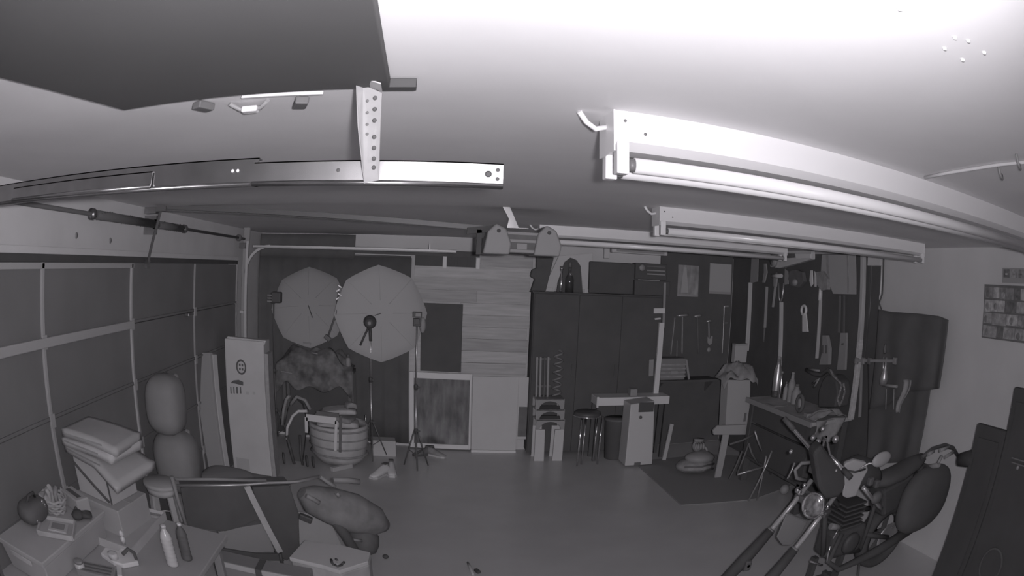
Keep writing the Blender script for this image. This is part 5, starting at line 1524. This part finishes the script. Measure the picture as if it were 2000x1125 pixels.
# ================================================================== tall black folding screen at the right edge
kb = thing('folding_screen', 'very dark upright folding screen nearest the lens at the right edge, beside the motorcycle', 'screen', (3.25, 1.4, 0))
for (a, b, z1) in ((1.86, 2.2, 1.43), (1.15, 1.855, 1.70), (0.45, 1.145, 1.70)):
    l_ = MB().box(3.22, 3.265, a, b, 0.02, z1).build('screen_leaf', M_screen, kb, bevel=0.008)
    MB().box(3.21, 3.22, a + 0.05, b - 0.05, 0.1, z1 - 0.08).build('leaf_panel', M_screen, l_, bevel=0.003)
    for y in (a + 0.06, b - 0.06):
        MB().box(3.14, 3.36, y - 0.02, y + 0.02, 0.0, 0.02).build('foot', M_screen, l_)
q = atx(1988, 913, 3.21)
MB().ball((3.207, q.y, q.z), (0.012, 0.014, 0.014), 10, 6).build('lock', M_grey, kb)
for py in (896, 905):
    q = atx(1985, py, 3.21)
    MB().box(3.202, 3.211, q.y - 0.12, q.y + 0.05, q.z - 0.004, q.z + 0.004).build('hinge_line', M_darkgrey, kb)
q = atx(1935, 1105, 3.21)
MB().tube([(3.208, q.y + 0.12 * math.cos(a), q.z + 0.12 * math.sin(a)) for a in np.linspace(0, 2 * PI, 29)[:-1]], 0.010, 6, closed=True).build('round_ring', M_rubber, kb)
MB().tube([(3.26, 2.15, 1.18), (3.28, 2.24, 1.18), (3.28, 2.36, 1.15)], [0.05, 0.06, 0.045], 10).build('side_handle', M_screen, kb)

# ================================================================== folding cart at the left of the floor
P0, P1 = atz(345, 945, 0.72), atz(700, 940, 0.72)
DC = (P1 - P0).normalized(); NC = Vector((-DC.y, DC.x, 0))


def on_plane(px, py, off=0.0):
    d = Vector(ray(px, py)); o = Vector((0, 0, H))
    t = ((P0 + NC * off) - o).dot(NC) / d.dot(NC)
    return o + d * t


fc = thing('folding_cart', 'folding frame with black fabric sling and pale crossing legs on the floor beyond the table', 'cart', (P0.x + 0.6, P0.y + 0.3, 0))
G = on_plane
MB().tube([G(342, 936), G(420, 936), G(520, 938)], 0.012, 8).build('rear_rail', M_grey, fc)
MB().tube([G(345, 948), G(470, 947), G(525, 943), G(580, 941), G(625, 931)], 0.012, 8).build('front_rail', M_steel, fc)
MB().tube([G(335, 930, -0.03), G(350, 985, -0.03), G(366, 1032, -0.03)], 0.018, 8).build('leg', M_grey, fc)
MB().beam(G(482, 950, -0.02), G(547, 1078, -0.02), 0.05, 0.02, tuple(NC)).build('diagonal_leg', M_palecloth, fc)
sl = [(352, 953), (400, 944), (482, 950), (512, 1012), (490, 1020), (470, 1030), (440, 1038), (400, 1034), (366, 1026)]
MB().prism([G(*p) for p in sl], NC * 0.012).build('fabric_sling', M_black, fc, bevel=0.004)
MB().prism([G(*p, 0.05) for p in ((352, 953), (480, 950), (570, 947), (566, 960), (400, 960))], NC * 0.2).build('sling_top', M_darkgrey, fc, bevel=0.01)
MB().prism([G(*p, 0.01) for p in ((492, 952), (566, 948), (578, 985), (585, 1005), (584, 1058), (590, 1075), (560, 1096), (540, 1085))], NC * 0.05).build('side_fabric', M_black, fc, bevel=0.01)
MB().prism([G(*p, 0.02) for p in ((426, 1040), (470, 1030), (520, 1022), (545, 1075), (500, 1080), (440, 1072))], NC * 0.1).build('inner_board', M_grey, fc, bevel=0.004)
MB().prism([G(*p, -0.01) for p in ((416, 1045), (436, 1072), (500, 1082), (548, 1082), (556, 1096), (480, 1094), (430, 1084))], NC * 0.03).build('lower_hem', M_black, fc, bevel=0.004)
for p in ((G(366, 1032, -0.03)), G(547, 1080, -0.02)):
    MB().tube([p, Vector((p.x, p.y, 0.01))], 0.016, 8).build('leg_foot', M_blackplastic, fc)

db = thing('duffel_bag', 'dark duffel bag with short pale straps hanging at the right end of the folding frame', 'bag', tuple(G(670, 1000)))
c = G(650, 985, 0.1)
vs_, fs = [], []
line = [(590, 962, 0.05), (607, 975, 0.12), (640, 986, 0.15), (690, 1003, 0.17), (732, 1018, 0.13), (754, 1028, 0.05)]
m = MB()
m.tube([G(a, b, 0.15) for a, b, r in line], [r for a, b, r in line], 16)
m.build('bag_body', mat('bag_dark', 0.25, 0.9, noise=0.25, nscale=7), db)
MB().tube([G(598, 968, -0.1), G(612, 975, -0.1), G(624, 982, -0.1)], 0.018, 8).build('pale_piping', M_grey, db)
MB().tube([G(657, 962, -0.1), G(663, 970, -0.1)], 0.016, 8).build('buckle', M_grey, db)
MB().tube([G(625, 931, -0.05), G(645, 945, -0.05), G(655, 950, -0.05)], 0.015, 8).build('strap', M_grey, db)
MB().tube([G(650, 938, -0.02), G(680, 938, -0.02), G(702, 941, -0.02)], 0.022, 8).build('carry_handle', M_grey, db)
a, b = G(648, 1008, 0.1), G(703, 1085, 0.0)
MB().tube([a, lerp(a, b, 0.5), Vector((b.x, b.y, 0.03))], 0.045, 8).build('hanging_strap', M_black, db)
a = G(597, 1012, 0.0)
MB().obox(a, (0.1, 0.05, 0.05), ry=0.3).build('strap_end', M_blackplastic, db, bevel=0.01)
q = atz(700, 1068, 0.15)
b2 = thing('small_dark_bag', 'small dark lumpy bag on the floor below the end of the duffel bag', 'bag', (q.x, q.y, 0))
MB().ball((q.x + 0.02, q.y + 0.15, 0.15), (0.14, 0.13, 0.15), 14, 10, wob=0.05).build('bag_body', M_darkgrey, b2)
MB().tube([(q.x - 0.06, q.y + 0.02, 0.2), (q.x - 0.02, q.y - 0.02, 0.22), (q.x + 0.03, q.y + 0.02, 0.2)], 0.012, 6).build('bag_loop', M_grey, b2)
bp_ = [on_plane(*p, 0.35) for p in ((583, 1000), (640, 1006), (668, 1062), (584, 1060))]
tag(MB().prism([bp_[0], bp_[1], Vector((bp_[2].x, bp_[2].y, 0.0)), Vector((bp_[3].x, bp_[3].y, 0.0))], NC * 0.03).build('cardboard_panel', M_card, loc=(bp_[2].x, bp_[2].y, 0), bevel=0.003),
    'upright cardboard panel on the floor under the dark duffel bag', 'panel')
q = aty(665, 912, 6.3)
q = atz(667, 913, 0.03)
tag(MB().beam(atz(648, 917, 0.026), atz(686, 909, 0.026), 0.05, 0.05).build('pale_offcut', M_card, loc=q, bevel=0.004), 'short pale wood offcut on the floor in front of the big basket', 'offcut')
o = [x for x in COL.objects if x.name.startswith('pale_offcut')][-1]

# long cartons at the bottom of the frame
lc = thing('long_carton', 'long grey carton with a dark strap on the floor, nearer than the folding frame', 'carton', (-1.1, 3.8, 0))
pA = [atz(a, b, 0.19) for a, b in ((425, 1098), (475, 1078), (585, 1090), (640, 1102), (632, 1112))]
x0, x1, y0, y1 = -1.52, -0.80, 3.62, 3.82
MB().box(x0, x1, y0, y1, 0.0, 0.19).build('carton_body', M_grey, lc, bevel=0.006)
MB().box(x0, x1, y0 - 0.006, y0 + 0.012, 0.15, 0.193).build('pale_edge', M_card2, lc, bevel=0.003)
q = atz(511, 1100, 0.19)
MB().box(q.x - 0.025, q.x + 0.025, y0 - 0.009, y1 - 0.02, -0.0 + 0.001, 0.197).build('strap', M_ink, lc)
MB().prism([(x0 - 0.01, y0, 0.19), (x0 + 0.05, y0 - 0.005, 0.19), (x0 - 0.01, y0 + 0.12, 0.19), (x0 - 0.04, y0 + 0.1, 0.19)], (0, 0, 0.02)).build('dark_corner', M_ink, lc)
fp = thing('flat_package', 'pale flat package printed with a dark claw-shaped emblem, right of the long carton', 'package', (-0.65, 4.0, 0))
top = [atz(a, b, 0.2) for a, b in ((566, 1096), (596, 1062), (668, 1072), (724, 1086), (720, 1104), (664, 1122), (632, 1112))]
MB().prism([Vector((v.x, v.y, 0.2)) for v in top], (0, 0, 0.035)).build('package_top', M_white, fp, bevel=0.006)
low = [Vector((v.x * 0.99, v.y + 0.01, 0.0)) for v in top]
MB().prism(low, (0, 0, 0.2)).build('package_body', M_palecloth, fp, bevel=0.01)
ez = 0.237
for s in (((647, 1093), (648, 1099), (652, 1104)), ((653, 1103), (659, 1107), (668, 1104)), ((656, 1092), (659, 1095)), ((667, 1103), (672, 1098))):
    MB().tube([atz(a, b, ez) for a, b in s], 0.011, 6).build('printed_emblem', M_ink, fp)
q = atz(659, 1101, ez)
MB().lathe((q.x, q.y, ez), [(0.012, 0), (0.011, 0.003)], 10).build('emblem_dot', M_tube, fp)

# small things on the open floor
q = atz(921, 1112, 0.03)
tag(MB().tube([atz(913, 1098, 0.01), atz(918, 1108, 0.014), atz(924, 1122, 0.012)], [0.008, 0.013, 0.010], 8).build('plastic_peg', M_palecloth, loc=(q.x, q.y, 0)), 'small pale peg alone on the open floor at the very bottom', 'peg')
q = atz(927, 1116, 0.01)
tag(MB().obox((q.x + 0.02, q.y, 0.014), (0.03, 0.06, 0.026), rz=0.4).build('dark_wedge', M_rubber, loc=(q.x, q.y, 0), bevel=0.004), 'tiny dark wedge beside the small pale peg on the floor', 'wedge')
q = atz(753, 1087, 0.02)
tag(MB().ball((q.x, q.y, 0.02), (0.025, 0.025, 0.02), 10, 6).build('dark_pebble', M_rubber, loc=(q.x, q.y, 0)), 'small dark pebble on the floor right of the flat package', 'pebble')

# ================================================================== cluttered table at the lower left
TZ = 0.78
tbx0, tbx1, tby0, tby1 = -2.13, -1.10, 1.52, 2.92
tt = thing('work_table', 'pale topped table covered with clutter at the lower left', 'table', (-1.62, 2.1, 0))
MB().box(tbx0, tbx1, tby0, tby1, TZ - 0.035, TZ).build('table_top', M_table, tt, bevel=0.006)
MB().box(tbx0 + 0.05, tbx1 - 0.05, tby0 + 0.05, tby1 - 0.05, TZ - 0.10, TZ - 0.035).build('apron', M_grey, tt)
for x in (tbx0 + 0.07, tbx1 - 0.07):
    for y in (tby0 + 0.07, tby1 - 0.07):
        MB().box(x - 0.025, x + 0.025, y - 0.025, y + 0.025, 0, TZ - 0.1).build('leg', M_grey, tt, bevel=0.004)
T = lambda a, b, dz=0.0: atz(a, b, TZ + dz)


def rot_box(m, c, sx, sy, z0, z1, rz):
    m.obox((c[0], c[1], (z0 + z1) / 2), (sx, sy, z1 - z0), rz=rz)
    return m


# white carton with flattened boards on top, stands on the back of the table
bs = thing('base_carton', 'low pale carton on the table under the white carton', 'carton', (-1.83, 2.69, TZ))
MB().obox((-1.83, 2.69, TZ + 0.085), (0.40, 0.38, 0.166), rz=-0.1).build('carton_body', M_card, bs, bevel=0.006)
MB().obox((-1.83, 2.69, TZ + 0.169), (0.404, 0.05, 0.002), rz=-0.1).build('tape_strip', M_palecloth, bs)
CZ = TZ + 0.171
wcx, wcy = -1.84, 2.70
wc_ = thing('white_carton', 'white carton at the back of the cluttered table, under flattened boards', 'carton', (wcx, wcy, CZ))
rz = -0.15
rot_box(MB(), (wcx, wcy), 0.31, 0.31, CZ, 1.17, rz).build('carton_body', M_card2, wc_, bevel=0.006)
R2 = Matrix.Rotation(rz, 3, 'Z')
pa = Vector((wcx, wcy, 0)) + R2 @ Vector((-0.153, -0.15, 0)); 
def wl2(u, z): return Vector((wcx, wcy, z)) + R2 @ Vector((u, -0.157, 0))
def wl3(u, z): return Vector((wcx, wcy, z)) + R2 @ Vector((-0.168, u, 0))
MB().beam(wl2(-0.15, 1.13), wl2(0.14, 0.97), 0.008, 0.03, tuple(R2 @ Vector((0, 1, 0)))).build('dark_strap', M_ink, wc_)
MB().beam(wl2(0.152, 1.16), wl2(0.152, 0.96), 0.01, 0.008, (0, 0, 1)).build('corner_tape', M_ink, wc_)
fl_lab = ['widest flattened board on the white carton, drooping towards the stool', 'middle flattened board on the white carton', 'topmost flattened board on the white carton']
for i in range(3):
    z = 1.172 + 0.05 * i
    s = (0.50, 0.46, 0.45)[i]
    t = thing('flattened_board', fl_lab[i], 'board', (wcx + 0.02, wcy, z), 'flattened boards on the white carton')
    rr = rz - 0.10 + 0.12 * i
    cx_, cy_ = wcx + (0.06, 0.02, 0.03)[i], wcy + 0.0
    Rr = Matrix.Rotation(rr, 3, 'Z')

    def top_fn(u, v, s=s, z=z, cx_=cx_, cy_=cy_, Rr=Rr, i=i):
        a, b = (u - 0.5) * s, (v - 0.5) * s * 0.84
        dz = 0.047 - (0.10 if i == 0 else 0.015) * max(0, u - 0.62) / 0.38 * (1 - 0.5 * v) - 0.008 * math.sin(3 * u + 2 * i)
        return Vector((cx_, cy_, z + dz)) + Rr @ Vector((a, b, 0))
    MB().sheet(top_fn, 14, 8, (0, 0, -0.042)).build('board', M_card2 if i % 2 else M_card, t, bevel=0.0)
    e = Vector((cx_, cy_, z + 0.03)) + Rr @ Vector((-s * 0.08, -s * 0.42 - 0.002, 0))
    MB().obox(e, (s * 0.7, 0.004, 0.008), rz=rr).build('fluted_edge', M_cardside, t)

# shallow open box on the table
ob = thing('shallow_box', 'large shallow open cardboard lid lying on the middle of the table', 'box lid', (-1.62, 2.5, TZ))
cr_ = [T(262, 1000), T(325, 1014), T(262, 1088), T(160, 1050)]
cr_ = [Vector((v.x, v.y, TZ + 0.002)) for v in cr_]
MB().prism(cr_, (0, 0, 0.006)).build('box_floor', M_card, ob)
for a, b in zip(cr_, cr_[1:] + cr_[:1]):
    MB().beam(a + Vector((0, 0, 0.022)), b + Vector((0, 0, 0.022)), 0.008, 0.05).build('box_side', M_card2, ob)
MB().beam(cr_[0] + Vector((0.02, -0.03, 0.018)), cr_[1] + Vector((-0.03, -0.03, 0.018)), 0.04, 0.018).build('dark_fold', M_cardside, ob)

# water bottles
def bottle(label, px, py, r, h, mm, rings, capm):
    q = T(px, py)
    t = thing('plastic_bottle', label, 'bottle', (q.x, q.y, TZ))
    prof = [(r * 0.9, 0.001), (r, 0.01)]
    for k in range(rings):
        z = 0.02 + (h * 0.62) * k / rings
        prof += [(r, z), (r * 0.9, z + h * 0.62 / rings * 0.5), (r, z + h * 0.62 / rings * 0.85)]
    prof += [(r, h * 0.7), (r * 0.75, h * 0.82), (r * 0.38, h * 0.9), (r * 0.36, h * 0.95)]
    MB().lathe((q.x, q.y, TZ), prof, 20).build('bottle_body', mm, t)
    MB().lathe((q.x, q.y, TZ + h * 0.94), [(r * 0.42, 0), (r * 0.42, h * 0.06), (r * 0.3, h * 0.065)], 14).build('cap', capm, t)


bottle('ribbed clear water bottle at the front corner of the table', 338, 1104, 0.036, 0.23, M_glass, 6, M_white)
bottle('dark ribbed bottle with a white cap right behind the clear water bottle', 366, 1092, 0.033, 0.21, M_darkgrey, 5, M_tube)

# tape dispenser
q = T(240, 1088)
td = thing('tape_dispenser', 'white hand tape dispenser with a black handle lying on the table', 'tape dispenser', (q.x, q.y, TZ))
MB().prism([T(196, 1080, 0.03), T(205, 1068, 0.03), T(230, 1075, 0.03), T(243, 1064, 0.03), T(252, 1075, 0.03), T(270, 1096, 0.03), T(240, 1102, 0.03), T(220, 1096, 0.03)], (0, 0, -0.028)).build('body', M_tube, td, bevel=0.006)
MB().tube([T(240, 1082, 0.05), T(250, 1072, 0.055), T(262, 1080, 0.05), T(266, 1092, 0.035)], 0.011, 8).build('handle', M_ink, td)
MB().lathe(T(222, 1090, 0.03), [(0.03, 0), (0.032, 0.03), (0.02, 0.03)], 18).build('tape_reel', M_white, td)
MB().beam(T(232, 1100, 0.012), T(234, 1124, 0.012), 0.03, 0.01).build('tape_tail', M_white, td)

# knobs
for px, py, lab in ((220, 981, 'small white bulb on the table by the low carton, standing upright behind its twin'), (231, 999, 'bright small bulb on the table nearer the lens than its twin')):
    q = Vector((-1.655, 2.46, 0)) if px == 220 else Vector((-1.615, 2.40, 0))
    t = thing('light_bulb', lab, 'bulb', (q.x, q.y, TZ))
    MB().ball((q.x, q.y, TZ + 0.04), (0.017, 0.017, 0.022), 14, 8).build('bulb_glass', M_tube, t)
    MB().lathe((q.x, q.y, TZ + 0.001), [(0.011, 0), (0.013, 0.02), (0.011, 0.024)], 12).build('bulb_base', M_steel, t)
# dark gloves
GZ = 0.95
q = Vector((-1.80, 2.20, 0))
gl = thing('black_glove', 'dark rumpled glove on the tote right of the wicker basket', 'glove', (q.x, q.y, GZ))
MB().ball((q.x, q.y, GZ + 0.03), (0.04, 0.05, 0.026), 12, 8, wob=0.06).build('palm', M_rubber, gl)
for k in range(4):
    a = 0.3 + 0.28 * k
    e = Vector((q.x + 0.08 * math.cos(a) + 0.0, q.y + 0.08 * math.sin(a) + 0.03, GZ + 0.02))
    MB().tube([(q.x + 0.03 * math.cos(a), q.y + 0.04 * math.sin(a), GZ + 0.03), lerp(Vector((q.x, q.y, GZ + 0.04)), e, 0.7), e], [0.016, 0.015, 0.011], 8).build('finger', M_rubber, gl)
MB().tube([(q.x - 0.03, q.y + 0.02, GZ + 0.03), (q.x - 0.05, q.y + 0.07, GZ + 0.03), (q.x - 0.04, q.y + 0.10, GZ + 0.02)], [0.017, 0.016, 0.011], 8).build('thumb', M_rubber, gl)
# lidded tote under the odds and ends on the left half of the table
SZ = 0.95
tx0, tx1, ty0, ty1 = -2.11, -1.735, 1.62, 2.42
to = thing('storage_tote', 'pale grey lidded tote on the left half of the table, odds and ends on top', 'tote', (-1.92, 2.0, TZ))
MB().prism([(tx0 + 0.02, ty0 + 0.02, TZ + 0.002), (tx1 - 0.02, ty0 + 0.02, TZ + 0.002), (tx1, ty0, SZ - 0.03), (tx0, ty0, SZ - 0.03)], (0, ty1 - ty0 - 0.02, 0)).build('tote_body', M_card, to, bevel=0.01)
MB().box(tx0 - 0.01, tx1 + 0.01, ty0 - 0.012, ty1 + 0.01, SZ - 0.03, SZ).build('tote_lid', M_card, to, bevel=0.006)
MB().box(tx0 + 0.10, tx1 - 0.10, ty0 - 0.016, ty0 - 0.004, SZ - 0.06, SZ - 0.03).build('lid_catch', M_palecloth, to, bevel=0.004)
S = lambda a, b, dz=0.0: atz(a, b, SZ + dz)
# slotted tissue box
c = S(140, 985)
tb_ = thing('slotted_box', 'pale box with a long dark slot standing left of the white carton', 'box', (c.x, c.y, SZ))
sbx, sby = -1.90, 2.34
rot_box(MB(), (sbx, sby), 0.20, 0.11, SZ + 0.002, SZ + 0.085, -0.35).build('box_body', M_card, tb_, bevel=0.008)
rot_box(MB(), (sbx, sby - 0.005), 0.14, 0.035, SZ + 0.083, SZ + 0.088, -0.35).build('slot', M_ink, tb_)
# wicker basket
bx_, by_ = -2.0, 2.20
wk_ = thing('wicker_basket', 'pale woven basket full of odds and ends between dark tool bag and slotted box', 'basket', (bx_, by_, SZ))
for k in range(5):
    z = SZ + 0.010 + 0.017 * k
    r = 0.075 + 0.006 * k
    MB().tube([(bx_ + r * math.cos(a), by_ + r * math.sin(a), z + 0.005 * math.sin(9 * a + k * PI)) for a in np.linspace(0, 2 * PI, 37)[:-1]], 0.0085, 6, closed=True).build('wicker_strand', M_card, wk_)
MB().lathe((bx_, by_, SZ + 0.001), [(0.07, 0), (0.078, 0.01)], 20).build('basket_floor', M_cardside, wk_)
for k in range(3):
    a = k * 2.1
    o = MB().tube([(bx_ + 0.03 * math.cos(a), by_ + 0.03 * math.sin(a), SZ + 0.014), (bx_ + 0.035 * math.cos(a + .3), by_ + 0.03 * math.sin(a), SZ + 0.10), (bx_ + 0.03 * math.cos(a), by_ + 0.04 * math.sin(a + 1), SZ + 0.13)], 0.016, 8).build('plastic_rod', (M_grey, M_palecloth, M_card)[k % 3], loc=(bx_, by_, SZ + 0.05))
    tag(o, ('greyest of the rounded rods sticking up from the wicker basket', 'rounded rod nearest the garage door in the wicker basket', 'rounded rod nearest the lens in the wicker basket')[k], 'rod', 'rods in the wicker basket')
# pale tray with a smaller pad inside
c = S(112, 1036)
ty = thing('pale_tray', 'pale plastic tray with raised rim in front of the wicker basket', 'tray', (c.x, c.y, SZ))
tx_, tyy = c.x, c.y
rot_box(MB(), (tx_, tyy), 0.24, 0.20, SZ + 0.002, SZ + 0.010, 0.45).build('tray_floor', M_card, ty)
Rt = Matrix.Rotation(0.45, 3, 'Z')
cs4 = [Vector((tx_, tyy, SZ + 0.016)) + Rt @ Vector((a * 0.12, b * 0.10, 0)) for a, b in ((-1, -1), (1, -1), (1, 1), (-1, 1))]
for a, b in zip(cs4, cs4[1:] + cs4[:1]):
    MB().beam(a, b, 0.012, 0.028).build('tray_rim', M_palecloth, ty, bevel=0.003)
nb = thing('note_pad', 'small square pale pad lying inside the plastic tray', 'pad', (tx_, tyy, SZ + 0.011))
rot_box(MB(), (tx_ + 0.01, tyy + 0.01), 0.13, 0.11, SZ + 0.011, SZ + 0.022, 0.4).build('pad_body', M_card2, nb, bevel=0.003)
rot_box(MB(), (tx_ + 0.01, tyy + 0.01), 0.09, 0.07, SZ + 0.022, SZ + 0.024, 0.4).build('pad_cover', M_grey, nb)
# dark tool bag and pale cloth against the door
bx2, by2 = -2.03, 1.98
tb2 = thing('tool_bag', 'dark tool bag with shiny buckles at the far left of the table', 'bag', (bx2, by2, SZ))
MB().ball((bx2, by2, SZ + 0.062), (0.085, 0.13, 0.06), 18, 10, wob=0.03, pw=0.7).build('bag_body', M_darkgrey, tb2)
MB().tube([(bx2, by2 - 0.06, SZ + 0.10), (bx2 + 0.02, by2 - 0.03, SZ + 0.15), (bx2 + 0.02, by2 + 0.03, SZ + 0.15), (bx2, by2 + 0.06, SZ + 0.10)], 0.01, 8).build('carry_handle', M_blackplastic, tb2)
for dy, dz in ((0.05, 0.11), (0.065, 0.085), (-0.06, 0.035)):
    MB().ball((bx2 + 0.07, by2 + dy, SZ + dz), (0.011, 0.011, 0.014), 8, 6).build('buckle', M_chrome, tb2)
o = MB().sheet(crumple(-2.12, -1.98, 2.12, 2.36, SZ + 0.01, 0.16, 31), 18, 18, (0, 0, -0.006)).build('pale_cloth', M_palecloth, loc=(-2.05, 2.25, SZ))
tag(o, 'pale crumpled cloth behind the dark tool bag, against the garage door', 'cloth')
# jars and flat box at the near edge
for px, py, lab, h in ((130, 1108, 'pale glass jar at the near edge of the table', 0.075), (160, 1118, 'shorter pale jar right of the glass jar at the near table edge', 0.05)):
    q = T(px, py)
    t = thing('glass_jar', lab, 'jar', (q.x, q.y, TZ))
    MB().lathe((q.x, q.y, TZ + 0.001), [(0.03, 0), (0.033, 0.006), (0.033, h), (0.027, h + 0.008)], 18).build('jar_body', M_glass, t)
    MB().lathe((q.x, q.y, TZ + h), [(0.03, 0.008), (0.031, 0.02), (0.028, 0.022)], 18).build('lid', M_grey, t)
q = T(195, 1118)
fb = thing('flat_box', 'flat grey box with dark ribs at the bottom edge of the picture on the table', 'box', (q.x, q.y, TZ))
rot_box(MB(), (q.x, q.y - 0.03), 0.24, 0.12, TZ + 0.002, TZ + 0.035, 0.35).build('box_body', M_grey, fb, bevel=0.004)
Rf = Matrix.Rotation(0.35, 3, 'Z')
for k in range(3):
    e = Vector((q.x, q.y - 0.03, TZ + 0.037)) + Rf @ Vector((0, -0.04 + 0.035 * k, 0))
    MB().obox(e, (0.2, 0.012, 0.006), rz=0.35).build('rib', M_darkgrey, fb)
